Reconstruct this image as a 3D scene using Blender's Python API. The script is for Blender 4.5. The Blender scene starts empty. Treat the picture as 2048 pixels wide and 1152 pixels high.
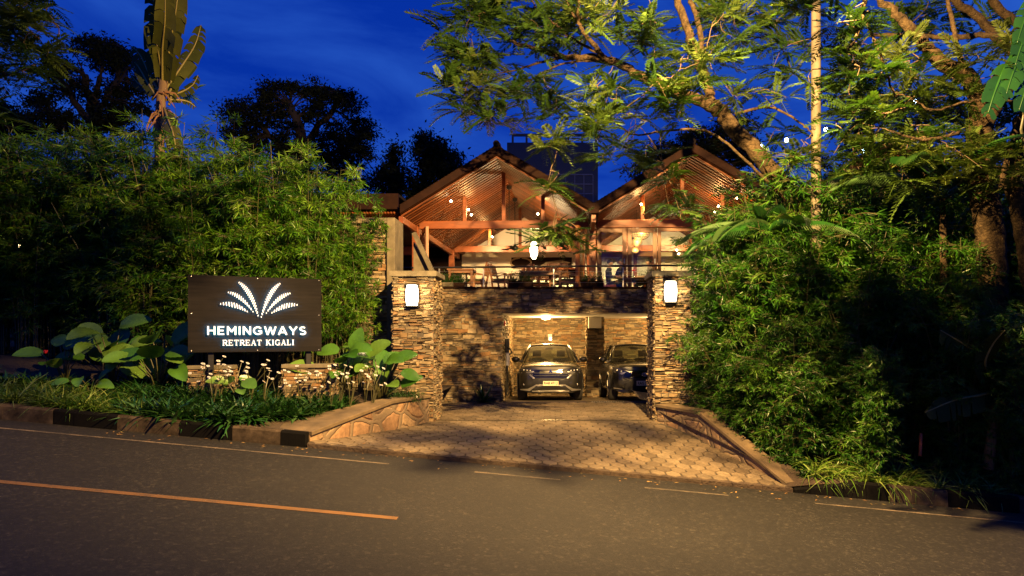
import bpy, math, random
import numpy as np
from mathutils import Vector, Matrix, Euler

# ---------------------------------------------------------------- camera, sky, exposure
S = bpy.context.scene
COL = S.collection
F, CX, CY, EYE = 1365.0, 1100.0, 670.0, 1.8
cam_d = bpy.data.cameras.new('camera'); cam = bpy.data.objects.new('camera', cam_d); COL.objects.link(cam)
cam.location = (0, 0, EYE); cam.rotation_euler = (math.radians(90), 0, 0)
cam_d.sensor_fit = 'HORIZONTAL'; cam_d.sensor_width = 36; cam_d.lens = F / 2048 * 36
cam_d.shift_x = -(CX - 1024) / 2048; cam_d.shift_y = (CY - 576) / 2048
cam_d.clip_end = 3000
S.camera = cam
S.view_settings.view_transform = 'Standard'; S.view_settings.look = 'None'
S.view_settings.exposure = 0; S.view_settings.gamma = 1
S.render.engine = 'CYCLES'
S.cycles.max_bounces = 6; S.cycles.diffuse_bounces = 3; S.cycles.glossy_bounces = 3
S.cycles.transmission_bounces = 4; S.cycles.transparent_max_bounces = 12
S.cycles.use_denoising = True; S.cycles.denoising_prefilter = "ACCURATE"; S.cycles.denoising_input_passes = "RGB_ALBEDO_NORMAL"
S.cycles.sample_clamp_indirect = 4

W = bpy.data.worlds.new('World'); S.world = W; W.use_nodes = True
nt = W.node_tree; nt.nodes.clear()
wo = nt.nodes.new('ShaderNodeOutputWorld'); bg = nt.nodes.new('ShaderNodeBackground')
tc = nt.nodes.new('ShaderNodeTexCoord'); mp = nt.nodes.new('ShaderNodeMapping')
mp.inputs['Scale'].default_value = (1.4, 1.4, 4.5)
n1 = nt.nodes.new('ShaderNodeTexNoise'); n1.inputs['Scale'].default_value = 2.2; n1.inputs['Detail'].default_value = 6
n1.inputs['Roughness'].default_value = .55; n1.inputs['Distortion'].default_value = .6
cr = nt.nodes.new('ShaderNodeValToRGB')
cr.color_ramp.elements[0].position = .36; cr.color_ramp.elements[0].color = (.0012, .022, .26, 1)
cr.color_ramp.elements[1].position = .72; cr.color_ramp.elements[1].color = (.014, .072, .40, 1)
# the zenith of the dusk sky is darker than the band near the horizon
sx = nt.nodes.new('ShaderNodeSeparateXYZ'); mr = nt.nodes.new('ShaderNodeMapRange')
mr.inputs[1].default_value = 0; mr.inputs[2].default_value = .7; mr.inputs[3].default_value = 1.4; mr.inputs[4].default_value = 1.35
L = nt.links.new
L(tc.outputs['Generated'], mp.inputs[0]); L(mp.outputs[0], n1.inputs['Vector']); L(n1.outputs['Fac'], cr.inputs[0])
L(tc.outputs['Generated'], sx.inputs[0]); L(sx.outputs['Z'], mr.inputs[0]); L(cr.outputs[0], bg.inputs[0]); L(mr.outputs[0], bg.inputs[1])
L(bg.outputs[0], wo.inputs[0])
W.cycles.sampling_method = 'NONE'

KEY_POS = Vector((1.8, 6.5, 7.3)); KEY_W = 27000; KEY_COL = (1.0, .60, .21)

def at(px, py, Y): return Vector(((px - CX) * Y / F, Y, EYE - (py - CY) * Y / F))
def road_z(x): return -.30 - .0925 * max(-70, min(70, x))
rng = random.Random(7)
nprng = np.random.default_rng(11)

# ---------------------------------------------------------------- objects, labels
def tag(o, label=None, cat=None, group=None, kind=None):
    if label: o['label'] = label
    if cat: o['category'] = cat
    if group: o['group'] = group
    if kind: o['kind'] = kind
    return o
def thing(name, label, cat, loc=(0, 0, 0), rotz=0, group=None, rot=None):
    o = bpy.data.objects.new(name, None); COL.objects.link(o); o.location = loc
    o.rotation_euler = rot if rot else (0, 0, rotz); o.empty_display_size = .2
    return tag(o, label, cat, group)
def copy_tree(o, parent=None):
    c = o.copy(); COL.objects.link(c); c.parent = parent
    for ch in list(o.children):
        if ch.name in bpy.data.objects: copy_tree(ch, c)
    return c
def lamp(name, kind, loc, power, col, parent=None, size=.05, **kw):
    d = bpy.data.lights.new(name, kind); d.energy = power; d.color = col
    if kind != 'AREA': d.shadow_soft_size = size
    for k, v in kw.items(): setattr(d, k, v)
    o = bpy.data.objects.new(name, d); COL.objects.link(o); o.location = loc; o.parent = parent
    return o

class MB:
    def __init__(s): s.v = []; s.f = []; s.t = []; s.m = []; s.n = 0
    def add(s, V, Fs, tone=.5, mi=0):
        V = np.asarray(V, float).reshape(-1, 3); n = s.n
        s.v.append(V); s.n += len(V)
        if isinstance(Fs, np.ndarray): s.f.extend((Fs + n).tolist()); k = len(Fs)
        else: s.f.extend([tuple(i + n for i in f) for f in Fs]); k = len(Fs)
        if np.ndim(tone): s.t.extend(list(tone))
        else: s.t.extend([tone] * k)
        s.m.extend([mi] * k)
    def box(s, a, b, tone=.5, mi=0):
        x0, y0, z0 = a; x1, y1, z1 = b
        s.add([(x0,y0,z0),(x1,y0,z0),(x1,y1,z0),(x0,y1,z0),(x0,y0,z1),(x1,y0,z1),(x1,y1,z1),(x0,y1,z1)],
              [(0,3,2,1),(4,5,6,7),(0,1,5,4),(1,2,6,5),(2,3,7,6),(3,0,4,7)], tone, mi)
    def bevbox(s, a, b, r=.01, tone=.5, mi=0):
        # box with chamfered long edges: an octagon section swept on the longest axis
        x0, y0, z0 = a; x1, y1, z1 = b
        d = [x1-x0, y1-y0, z1-z0]; ax = d.index(max(d)); lo, hi = a[ax], b[ax]
        o = [i for i in range(3) if i != ax]; p, q = o
        r = min(r, d[p]/2.5, d[q]/2.5)
        sec = [(a[p]+r,a[q]),(b[p]-r,a[q]),(b[p],a[q]+r),(b[p],b[q]-r),(b[p]-r,b[q]),(a[p]+r,b[q]),(a[p],b[q]-r),(a[p],a[q]+r)]
        V = []
        for e in (lo, hi):
            for u, w in sec:
                c = [0, 0, 0]; c[ax] = e; c[p] = u; c[q] = w; V.append(c)
        s.add(V, [(i,(i+1)%8,8+(i+1)%8,8+i) for i in range(8)] + [tuple(range(7,-1,-1)), tuple(range(8,16))], tone, mi)
    def beam(s, p, q, w, h, tone=.5, mi=0, up=(0, 0, 1)):
        p = Vector(p); q = Vector(q); d = (q - p).normalized(); u = Vector(up)
        if abs(d.dot(u)) > .98: u = Vector((0, 1, 0))
        sd = d.cross(u).normalized(); u = sd.cross(d).normalized()
        V = [e + sd*(a*w/2) + u*(b*h/2) for e in (p, q) for a, b in ((-1,-1),(1,-1),(1,1),(-1,1))]
        s.add([tuple(x) for x in V], [(0,1,5,4),(1,2,6,5),(2,3,7,6),(3,0,4,7),(3,2,1,0),(4,5,6,7)], tone, mi)
    def tube(s, pts, rad, n=8, tone=.5, mi=0, cap=True):
        pts = [Vector(p) for p in pts]; k = len(pts)
        if not hasattr(rad, '__len__'): rad = [rad] * k
        V = []; ref = Vector((.3, .2, 1)).normalized()
        for i in range(k):
            d = (pts[min(i+1, k-1)] - pts[max(i-1, 0)]).normalized()
            if abs(d.dot(ref)) > .95: r0 = Vector((1, .1, 0))
            else: r0 = ref
            a = d.cross(r0).normalized(); b = d.cross(a)
            for j in range(n):
                t = 2*math.pi*j/n
                V.append(tuple(pts[i] + (a*math.cos(t) + b*math.sin(t))*rad[i]))
        Fs = [(i*n+j, i*n+(j+1)%n, (i+1)*n+(j+1)%n, (i+1)*n+j) for i in range(k-1) for j in range(n)]
        if cap: Fs += [tuple(range(n-1, -1, -1)), tuple(range((k-1)*n, k*n))]
        s.add(V, Fs, tone, mi)
    def lathe(s, prof, c=(0, 0, 0), n=16, tone=.5, mi=0, axis='z'):
        V = []
        for r, h in prof:
            for j in range(n):
                t = 2*math.pi*j/n; a, b = r*math.cos(t), r*math.sin(t)
                V.append((c[0]+a, c[1]+b, c[2]+h) if axis == 'z' else (c[0]+a, c[1]+h, c[2]+b) if axis == 'y' else (c[0]+h, c[1]+a, c[2]+b))
        k = len(prof)
        s.add(V, [(i*n+j, i*n+(j+1)%n, (i+1)*n+(j+1)%n, (i+1)*n+j) for i in range(k-1) for j in range(n)] +
              [tuple(range(n-1, -1, -1)), tuple(range((k-1)*n, k*n))], tone, mi)
    def ellip(s, c, r, n=12, m=8, tone=.5, mi=0):
        s.lathe([(max(1e-4, math.sin(math.pi*i/m)), -math.cos(math.pi*i/m)) for i in range(m+1)], n=n, tone=tone, mi=mi)
        V = s.v[-1]; V *= np.array(r); V += np.array(c)
    def prism(s, poly, y0, y1, tone=.5, mi=0):        # polygon in x,z swept on y
        n = len(poly)
        V = [(x, y0, z) for x, z in poly] + [(x, y1, z) for x, z in poly]
        s.add(V, [tuple(range(n)), tuple(range(2*n-1, n-1, -1))] + [(i, n+i, n+(i+1)%n, (i+1)%n) for i in range(n)], tone, mi)
    def build(s, name, mats, parent=None, smooth=False, recalc=False):
        me = bpy.data.meshes.new(name)
        V = np.concatenate(s.v) if s.v else np.zeros((0, 3))
        me.from_pydata(V.tolist(), [], s.f)
        if not isinstance(mats, (list, tuple)): mats = [mats]
        for m in mats: me.materials.append(m)
        a = me.attributes.new('tone', 'FLOAT', 'FACE'); a.data.foreach_set('value', np.array(s.t, 'f'))
        if len(mats) > 1: me.polygons.foreach_set('material_index', np.array(s.m, 'i'))
        if smooth: me.polygons.foreach_set('use_smooth', np.ones(len(s.f), bool))
        if recalc:
            import bmesh
            b = bmesh.new(); b.from_mesh(me); bmesh.ops.recalc_face_normals(b, faces=b.faces); b.to_mesh(me); b.free()
        me.update()
        o = bpy.data.objects.new(name, me); COL.objects.link(o); o.parent = parent
        return o

# ---------------------------------------------------------------- materials
def nodes(name):
    m = bpy.data.materials.new(name); m.use_nodes = True
    return m, m.node_tree, m.node_tree.nodes['Principled BSDF']
def mixc(t, a, b, fac, mode='MIX'):
    x = t.nodes.new('ShaderNodeMix'); x.data_type = 'RGBA'; x.blend_type = mode
    for sock, v in ((x.inputs[0], fac), (x.inputs[6], a), (x.inputs[7], b)):
        if hasattr(v, 'is_linked'): t.links.new(v, sock)
        elif isinstance(v, (tuple, list)): sock.default_value = (*v[:3], 1)
        else: sock.default_value = v
    return x.outputs[2]
def noise(t, scale, detail=4, vec=None, rough=.6, coord='Object', stretch=None):
    n = t.nodes.new('ShaderNodeTexNoise'); n.inputs['Scale'].default_value = scale
    n.inputs['Detail'].default_value = detail; n.inputs['Roughness'].default_value = rough
    if vec is None:
        c = t.nodes.new('ShaderNodeTexCoord'); vec = c.outputs[coord]
    if stretch:
        m = t.nodes.new('ShaderNodeMapping'); m.inputs['Scale'].default_value = stretch; t.links.new(vec, m.inputs[0]); vec = m.outputs[0]
    t.links.new(vec, n.inputs['Vector'])
    return n.outputs['Fac']
def ramp(t, fac, stops):
    r = t.nodes.new('ShaderNodeValToRGB'); e = r.color_ramp.elements
    while len(e) < len(stops): e.new(.5)
    for i, (p, c) in enumerate(stops): e[i].position = p; e[i].color = (*c[:3], 1)
    t.links.new(fac, r.inputs[0]); return r.outputs[0]
def tone_attr(t):
    a = t.nodes.new('ShaderNodeAttribute'); a.attribute_name = 'tone'; return a.outputs['Fac']
def bump(t, b, h, strength, dist=.02):
    n = t.nodes.new('ShaderNodeBump'); n.inputs['Strength'].default_value = strength; n.inputs['Distance'].default_value = dist
    t.links.new(h, n.inputs['Height']); t.links.new(n.outputs[0], b.inputs['Normal'])
def mat(name, c1, c2=None, scale=6, rough=.7, metal=0, bmp=0, bscale=40, tones=None, spec=.5, stretch=None, coat=0, bdist=.02, var=.5, big=None):
    m, t, b = nodes(name)
    b.inputs['Roughness'].default_value = rough; b.inputs['Metallic'].default_value = metal
    b.inputs['Specular IOR Level'].default_value = spec; b.inputs['Coat Weight'].default_value = coat
    c2 = c2 or tuple(x * .6 for x in c1)
    n = noise(t, scale, 5, stretch=stretch)
    nn = ramp(t, n, [(.3, (0, 0, 0)), (.72, (1, 1, 1))])
    col = mixc(t, c1, c2, nn)
    if tones:
        tc_ = ramp(t, tone_attr(t), [(i / (len(tones) - 1) if len(tones) > 1 else 0, c) for i, c in enumerate(tones)])
        g = ramp(t, n, [(.25, (1 - var,) * 3), (.75, (1.1,) * 3)])
        col = mixc(t, tc_, g, 1.0, 'MULTIPLY')
    if big:
        g2 = ramp(t, noise(t, big[0], 6, rough=.65), [(.32, (big[1],)*3), (.62, (1.0,)*3), (.8, (1.15,)*3)])
        col = mixc(t, col, g2, 1.0, 'MULTIPLY')
    t.links.new(col, b.inputs['Base Color'])
    if bmp: bump(t, b, noise(t, bscale, 5, stretch=stretch), bmp, bdist)
    return m
def leafmat(name, tones, rough=.45, trans=.35, spec=.4):
    m, t, b = nodes(name); b.inputs['Roughness'].default_value = rough; b.inputs['Specular IOR Level'].default_value = spec
    c = ramp(t, tone_attr(t), [(i / (len(tones) - 1), x) for i, x in enumerate(tones)])
    g = ramp(t, noise(t, 3.0, 3), [(.3, (.75,) * 3), (.7, (1.15,) * 3)])
    c = mixc(t, c, g, 1.0, 'MULTIPLY')
    t.links.new(c, b.inputs['Base Color'])
    tr = t.nodes.new('ShaderNodeBsdfTranslucent'); mx = t.nodes.new('ShaderNodeMixShader'); mx.inputs[0].default_value = trans
    ct = mixc(t, c, (1.0, 1.0, .55), 1.0, 'MULTIPLY'); t.links.new(ct, tr.inputs[0])
    t.links.new(b.outputs[0], mx.inputs[1]); t.links.new(tr.outputs[0], mx.inputs[2])
    t.links.new(mx.outputs[0], t.nodes['Material Output'].inputs[0])
    return m
def emit(name, col, strength, base=(.8, .8, .8), sample=False):
    m, t, b = nodes(name); b.inputs['Base Color'].default_value = (*base, 1)
    b.inputs['Emission Color'].default_value = (*col, 1); b.inputs['Emission Strength'].default_value = strength
    if not sample: m.cycles.emission_sampling = 'NONE'      # small glowing surfaces; the lamp beside them does the lighting
    return m
def glassmat(name, tint=(.9, .95, .92), refl=.08, rough=.02):
    m, t, b = nodes(name); t.nodes.remove(b)
    tr = t.nodes.new('ShaderNodeBsdfTransparent'); tr.inputs[0].default_value = (*tint, 1)
    gl = t.nodes.new('ShaderNodeBsdfGlossy'); gl.inputs['Roughness'].default_value = rough
    lw = t.nodes.new('ShaderNodeLayerWeight'); lw.inputs[0].default_value = .35
    ma = t.nodes.new('ShaderNodeMath'); ma.operation = 'MULTIPLY_ADD'; ma.inputs[1].default_value = .5; ma.inputs[2].default_value = refl
    mx = t.nodes.new('ShaderNodeMixShader')
    t.links.new(lw.outputs['Fresnel'], ma.inputs[0]); t.links.new(ma.outputs[0], mx.inputs[0])
    t.links.new(tr.outputs[0], mx.inputs[1]); t.links.new(gl.outputs[0], mx.inputs[2])
    t.links.new(mx.outputs[0], t.nodes['Material Output'].inputs[0])
    return m

STONE_TONES = [(.06,.043,.023),(.16,.123,.068),(.24,.19,.115),(.20,.105,.04),(.115,.088,.052),(.31,.25,.16),(.21,.135,.06)]
M = {
 'stone': mat('ledge_stone', (.3,.25,.2), scale=14, rough=.85, bmp=.6, bscale=45, tones=STONE_TONES, var=.45, bdist=.012),
 'mortar': mat('dark_mortar', (.09,.075,.06), scale=20, rough=.95, bmp=.5, bscale=60),
 'concrete': mat('concrete', (.17,.145,.095), (.09,.075,.047), big=(1.7,.5), scale=5, rough=.85, bmp=.35, bscale=55, bdist=.006),
 'coping': mat('coping_concrete', (.15,.105,.055), (.06,.042,.022), big=(1.6,.45), scale=2.6, rough=.9, bmp=.4, bscale=70, bdist=.006),
 'paver': mat('paver', (.35,.28,.2), scale=18, rough=.85, bmp=.4, bscale=90, bdist=.004, tones=[(.088,.062,.034),(.172,.126,.073),(.14,.102,.058),(.205,.154,.092),(.112,.081,.047)], var=.5, big=(1.0,.5)),
 'joint': mat('paver_joint', (.035,.028,.02), scale=10, rough=.95),
 'soil': mat('soil', (.05,.032,.018), (.02,.013,.008), scale=7, rough=1, bmp=.9, bscale=25, bdist=.04),
 'kerb': mat('painted_kerb', (.5,.5,.5), scale=5, rough=.85, bmp=.5, bscale=50, bdist=.008, tones=[(.002,.0017,.0014),(.05,.037,.025),(.105,.078,.052)], var=.7, big=(2.5,.4), spec=.12),
 'timber': mat('timber', (.27,.068,.014), (.15,.036,.008), scale=3, rough=.5, bmp=.15, bscale=20, stretch=(1,1,6), bdist=.004),
 'timber_dark': mat('dark_timber', (.022,.008,.004), (.011,.004,.002), scale=4, rough=.75, spec=.12),
 'timber_frame': mat('door_timber', (.27,.10,.026), (.17,.06,.016), scale=4, rough=.45, stretch=(6,6,1), bmp=.1, bdist=.003),
 'slat': mat('ceiling_slat', (.3,.13,.05), scale=2, rough=.5, tones=[(.10,.026,.005),(.22,.060,.012),(.15,.040,.008),(.28,.082,.017)], var=.5, spec=.3),
 'slat_back': mat('ceiling_backing', (.018,.006,.003), rough=.95, spec=.05),
 'rooftile': mat('roof_tile', (.022,.016,.013), (.010,.008,.007), scale=6, rough=.85, spec=.1, bmp=.5, bscale=12, bdist=.03),
 'plaster': mat('cream_plaster', (.74,.66,.52), (.68,.6,.47), scale=2, rough=.9, bmp=.1, bscale=60, bdist=.003),
 'white': mat('white_painted', (.75,.72,.66), (.66,.63,.57), scale=3, rough=.7),
 'metal_dark': mat('dark_metal', (.03,.03,.032), (.018,.018,.018), scale=8, rough=.4, metal=.6),
 'steel': mat('steel', (.4,.4,.4), (.3,.3,.3), scale=8, rough=.35, metal=.9),
 'chair_wood': mat('chair_wood', (.27,.12,.045), (.16,.065,.024), scale=6, rough=.45),
 'cushion': mat('green_cushion', (.09,.085,.04), (.05,.05,.025), scale=9, rough=.9),
 'orange_cloth': mat('orange_cloth', (.5,.13,.03), (.38,.09,.02), scale=9, rough=.9),
 'glass': glassmat('window_glass', refl=.02),
 'car_glass': glassmat('car_glass', (.60,.66,.56), .07),
 'bark': mat('bark', (.10,.068,.033), (.018,.012,.007), scale=19, rough=.95, bmp=1.0, bscale=32, bdist=.04, big=(3.5,.45), spec=.2),
 'twig': mat('twig_bark', (.085,.055,.026), (.045,.03,.014), scale=12, rough=.85),
 'bark_dark': mat('dark_bark', (.03,.022,.015), (.015,.011,.008), scale=5, rough=.95),
 'pole': mat('pole_concrete', (.15,.125,.08), (.085,.07,.045), big=(3.0,.5), scale=2.5, rough=.8, stretch=(6,6,1), bmp=.2, bscale=30, bdist=.005),
 'black': mat('black_plastic', (.012,.012,.013), (.008,.008,.009), scale=8, rough=.4),
 'rubber': mat('rubber', (.012,.012,.012), (.02,.019,.018), scale=20, rough=.85),
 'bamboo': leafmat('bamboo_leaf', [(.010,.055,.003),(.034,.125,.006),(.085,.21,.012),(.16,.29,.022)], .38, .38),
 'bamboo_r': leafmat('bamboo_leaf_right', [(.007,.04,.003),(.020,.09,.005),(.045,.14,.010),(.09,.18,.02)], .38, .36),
 'culm': mat('bamboo_culm', (.055,.055,.015), (.03,.028,.009), scale=7, rough=.5),
 'fern': leafmat('feathery_leaf', [(.016,.048,.006),(.036,.082,.010),(.070,.12,.018),(.12,.165,.038)], .5, .3),
 'silh': leafmat('far_leaf', [(.006,.010,.004),(.010,.016,.006),(.014,.02,.008)], .8, .1, .1),
 'broad': leafmat('broad_leaf', [(.025,.09,.010),(.06,.16,.02),(.11,.21,.035)], .33, .3),
 'banana': leafmat('banana_leaf', [(.022,.034,.006),(.055,.068,.012),(.11,.115,.024)], .55, .3, .12),
 'strap': leafmat('strap_leaf', [(.022,.08,.008),(.08,.16,.015),(.22,.28,.07)], .4, .25),
 'border': leafmat('border_leaf', [(.006,.032,.006),(.018,.07,.012),(.06,.13,.04)], .26, .2, .6),
 'palm': leafmat('palm_leaf', [(.008,.04,.006),(.02,.085,.01),(.08,.13,.05)], .3, .25, .6),
 'petal': leafmat('petal', [(.38,.38,.40),(.58,.58,.61)], .6, .2),
 'redpetal': leafmat('red_petal', [(.5,.01,.015),(.6,.02,.02)], .5, .2),
}
# worn asphalt: fine aggregate, broad tyre wear, faint cracks
def noise_col(t, sc):
    n = t.nodes.new('ShaderNodeTexNoise'); n.inputs['Scale'].default_value = sc; c = t.nodes.new('ShaderNodeTexCoord'); t.links.new(c.outputs['Object'], n.inputs['Vector']); return n.outputs['Color']
def worn_paint(name, col, lo, hi):
    # road paint rubbed through to the asphalt in places
    m, t, b = nodes(name); f = mixc(t, noise(t, 60, 4, rough=.8), noise(t, 3.5, 5), .45)
    k = ramp(t, f, [(lo, (0,)*3), (hi, (1,)*3)]); c2 = mixc(t, col, tuple(x*.6 for x in col), noise(t, 9, 4))
    t.links.new(mixc(t, (.02,.018,.014), c2, k), b.inputs['Base Color']); b.inputs['Roughness'].default_value = .8; bump(t, b, f, .4, .004); return m
def asphalt():
    m, t, b = nodes('asphalt')
    n = noise(t, 42, 6, rough=.8); n2 = noise(t, .7, 4); n3 = noise(t, 4.5, 5)
    v = t.nodes.new('ShaderNodeTexVoronoi'); v.inputs['Scale'].default_value = 27
    c = t.nodes.new('ShaderNodeTexCoord'); t.links.new(c.outputs['Object'], v.inputs['Vector'])
    col = ramp(t, n, [(.36, (.001,.0009,.0007)), (.58, (.0070,.0061,.0048)), (.74, (.040,.035,.026))])
    sp = ramp(t, v.outputs['Color'], [(.0, (.45,)*3), (.7, (1.15,)*3), (.93, (3.6,)*3)])
    col = mixc(t, col, ramp(t, noise(t, 13, 5, rough=.75), [(.35, (.62,)*3), (.68, (1.45,)*3)]), 1.0, 'MULTIPLY')
    col = mixc(t, col, sp, 1.0, 'MULTIPLY')
    col = mixc(t, col, ramp(t, n2, [(.3, (.6,)*3), (.7, (1.25,)*3)]), 1.0, 'MULTIPLY')
    vc = t.nodes.new('ShaderNodeTexVoronoi'); vc.feature = 'DISTANCE_TO_EDGE'; vc.inputs['Scale'].default_value = .42
    wq = mixc(t, c.outputs['Object'], noise_col(t, 1.3), .35); t.links.new(wq, vc.inputs['Vector'])
    col = mixc(t, col, ramp(t, vc.outputs['Distance'], [(.0, (.93,)*3), (.004, (1,)*3)]), 1.0, 'MULTIPLY')
    col = mixc(t, col, ramp(t, n3, [(.3, (.85,)*3), (.7, (1.1,)*3)]), 1.0, 'MULTIPLY')
    t.links.new(col, b.inputs['Base Color']); b.inputs['Roughness'].default_value = .78
    b.inputs['Specular IOR Level'].default_value = .35
    bump(t, b, n, .6, .008)
    return m
M['asphalt'] = asphalt()
M['yellow'] = worn_paint('worn_yellow_paint', (.13,.060,.012), .36, .5); M['white_paint'] = worn_paint('worn_white_paint', (.17,.125,.08), .44, .60)
# rubble masonry with broad mortar joints (low walls)
def rubble():
    m, t, b = nodes('rubble_masonry')
    c = t.nodes.new('ShaderNodeTexCoord'); mp = t.nodes.new('ShaderNodeMapping'); mp.inputs['Scale'].default_value = (2.3, 2.3, 2.9)
    nz = t.nodes.new('ShaderNodeTexNoise'); nz.inputs['Scale'].default_value = 3; t.links.new(c.outputs['Object'], nz.inputs['Vector'])
    ad = mixc(t, c.outputs['Object'], nz.outputs['Color'], .12); t.links.new(ad, mp.inputs[0])
    v = t.nodes.new('ShaderNodeTexVoronoi'); v.feature = 'DISTANCE_TO_EDGE'; v.inputs['Scale'].default_value = 1
    v2 = t.nodes.new('ShaderNodeTexVoronoi'); v2.inputs['Scale'].default_value = 1
    for x in (v, v2): t.links.new(mp.outputs[0], x.inputs['Vector'])
    sep = t.nodes.new('ShaderNodeSeparateColor'); t.links.new(v2.outputs['Color'], sep.inputs[0])
    st = ramp(t, sep.outputs[0], [(0, (.19,.10,.05)), (.35, (.25,.175,.10)), (.65, (.16,.11,.07)), (1, (.27,.16,.08))])
    st = mixc(t, st, ramp(t, noise(t, 12, 5), [(.3, (.6,)*3), (.7, (1.15,)*3)]), 1.0, 'MULTIPLY')
    jm = ramp(t, v.outputs['Distance'], [(.05, (1,)*3), (.10, (0,)*3)])
    col = mixc(t, st, (.13,.095,.06), jm); t.links.new(col, b.inputs['Base Color']); b.inputs['Roughness'].default_value = .85
    h = ramp(t, v.outputs['Distance'], [(.02, (.55,)*3), (.06, (.45,)*3), (.085, (0,)*3), (.16, (.8,)*3), (.4, (1,)*3)])
    h2 = mixc(t, h, noise(t, 30, 5), .25); bump(t, b, h2, .9, .05)
    return m
M['rubble'] = rubble()
def brickpave():
    m, t, b = nodes('brick_paving')
    c = t.nodes.new('ShaderNodeTexCoord'); v = t.nodes.new('ShaderNodeTexBrick')
    v.inputs['Scale'].default_value = 1; v.inputs['Brick Width'].default_value = .22; v.inputs['Row Height'].default_value = .11
    v.inputs['Mortar Size'].default_value = .007; v.inputs['Color1'].default_value = (.15,.11,.065,1); v.inputs['Color2'].default_value = (.10,.073,.042,1)
    v.inputs['Mortar'].default_value = (.05,.04,.03,1); t.links.new(c.outputs['Object'], v.inputs['Vector'])
    col = mixc(t, v.outputs['Color'], ramp(t, noise(t, 1.2, 5), [(.3, (.55,)*3), (.7, (1.1,)*3)]), 1.0, 'MULTIPLY')
    t.links.new(col, b.inputs['Base Color']); b.inputs['Roughness'].default_value = .75
    inv = t.nodes.new('ShaderNodeInvert'); t.links.new(v.outputs['Fac'], inv.inputs[1]); bump(t, b, inv.outputs[0], .6, .01)
    return m
M['brickpave'] = brickpave()
def paint(name, c, rough=.25):
    m, t, b = nodes(name); b.inputs['Base Color'].default_value = (*c, 1); b.inputs['Metallic'].default_value = .35
    b.inputs['Roughness'].default_value = rough + .12; b.inputs['Coat Weight'].default_value = 1; b.inputs['Coat Roughness'].default_value = .04
    n = noise(t, 2.0, 4); t.links.new(mixc(t, c, tuple(x*.75 for x in c), ramp(t, n, [(.35, (0,)*3), (.7, (1,)*3)])), b.inputs['Base Color'])
    return m
M['paint_grey'] = paint('grey_car_paint', (.017,.016,.0145)); M['paint_black'] = paint('black_car_paint', (.008,.008,.009))
# ---------------------------------------------------------------- ground, road, kerbs
def sheet(name, x0, x1, y0, y1, zf, m, nx=24, ny=12, kind='structure'):
    V = [(x0+(x1-x0)*i/nx, y0+(y1-y0)*j/ny) for j in range(ny+1) for i in range(nx+1)]
    V = [(x, y, zf(x, y)) for x, y in V]
    Fq = [(j*(nx+1)+i, j*(nx+1)+i+1, (j+1)*(nx+1)+i+1, (j+1)*(nx+1)+i) for j in range(ny) for i in range(nx)]
    mb = MB(); mb.add(V, Fq); o = mb.build(name, m, smooth=True); o['kind'] = kind
    return o
KY = 10.6                                             # the face of the kerb
sheet('ground', -900, 900, -300, 1500, lambda x, y: road_z(x)-1.4, M['soil'], 60, 30)
sheet('road', -45, 45, -14, KY+.02, lambda x, y: road_z(x), M['asphalt'], 60, 10)
def marking(name, x0, x1, yc, w, m):
    o = sheet(name, x0, x1, yc-w/2, yc+w/2, lambda x, y: road_z(x)+.004, m, max(2, int((x1-x0)*2)), 1); return o
marking('yellow_centre_line', -44, -1.62, 7.25, .11, M['yellow'])
marking('white_edge_line', -44, -2.35, 9.95, .07, M['white_paint'])
for a, b in ((-1.1, .15), (1.38, 2.6), (3.86, 7.4), (8.6, 12)): marking('white_edge_line', a, b, 9.95, .07, M['white_paint'])
# kerb blocks, painted black and white by turns
def kerb(xs, first, zt=.23, ramp_first=None):
    mb = MB(); k = first
    for a, b in zip(xs[:-1], xs[1:]):
        n = 3
        for i in range(n):
            p, q = a+(b-a)*i/n, a+(b-a)*(i+1)/n
            if i == 0: p += .004
            if i == n-1: q -= .004
            h0 = h1 = zt
            if ramp_first and a < ramp_first[1]:
                h0 = .07+(zt-.07)*min(1, max(0, (p-ramp_first[0])/(ramp_first[1]-ramp_first[0])))
                h1 = .07+(zt-.07)*min(1, max(0, (q-ramp_first[0])/(ramp_first[1]-ramp_first[0])))
            z0, z1 = road_z(p), road_z(q); j = .004*rng.uniform(-1, 1)
            V = [(p,KY+j,z0-.1),(q,KY+j,z1-.1),(q,KY+.01+j,z1+h1-.03),(p,KY+.01+j,z0+h0-.03),(q,KY+.04,z1+h1),(p,KY+.04,z0+h0),(q,KY+.17,z1+h1-.004),(p,KY+.17,z0+h0-.004),(q,KY+.17,z1-.1),(p,KY+.17,z0-.1)]
            mb.add(V, [(0,1,2,3),(3,2,4,5),(5,4,6,7),(7,6,8,9),(0,3,5,7,9),(1,8,6,4,2)], (0, .72)[k])
        k ^= 1
    o = mb.build('kerb', M['kerb']); o['kind'] = 'structure'; return o
kerb([-23.7-1*i for i in range(16, 0, -1)] + [-22.9+i for i in range(0, 15)] + [-7.73,-6.73,-5.76,-4.94,-4.19,-3.80], 1)
kerb([3.8, 5.28, 6.19, 7.3] + [8.3+i for i in range(30)], 0, .25, (3.9, 4.7))
# the low kerb along the foot of the driveway
mb = MB()
for i in range(16):
    a, b = -3.78+7.56*i/16+.003, -3.78+7.56*(i+1)/16-.003
    z0, z1 = road_z(a), road_z(b)
    mb.add([(a,KY,z0-.1),(b,KY,z1-.1),(b,KY+.012,z1+.062),(a,KY+.012,z0+.062),(b,KY+.15,z1+.075),(a,KY+.15,z0+.075)], [(0,1,2,3),(3,2,4,5)], .5)
o = mb.build('driveway_kerb', M['soil']); o['kind'] = 'structure'
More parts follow.
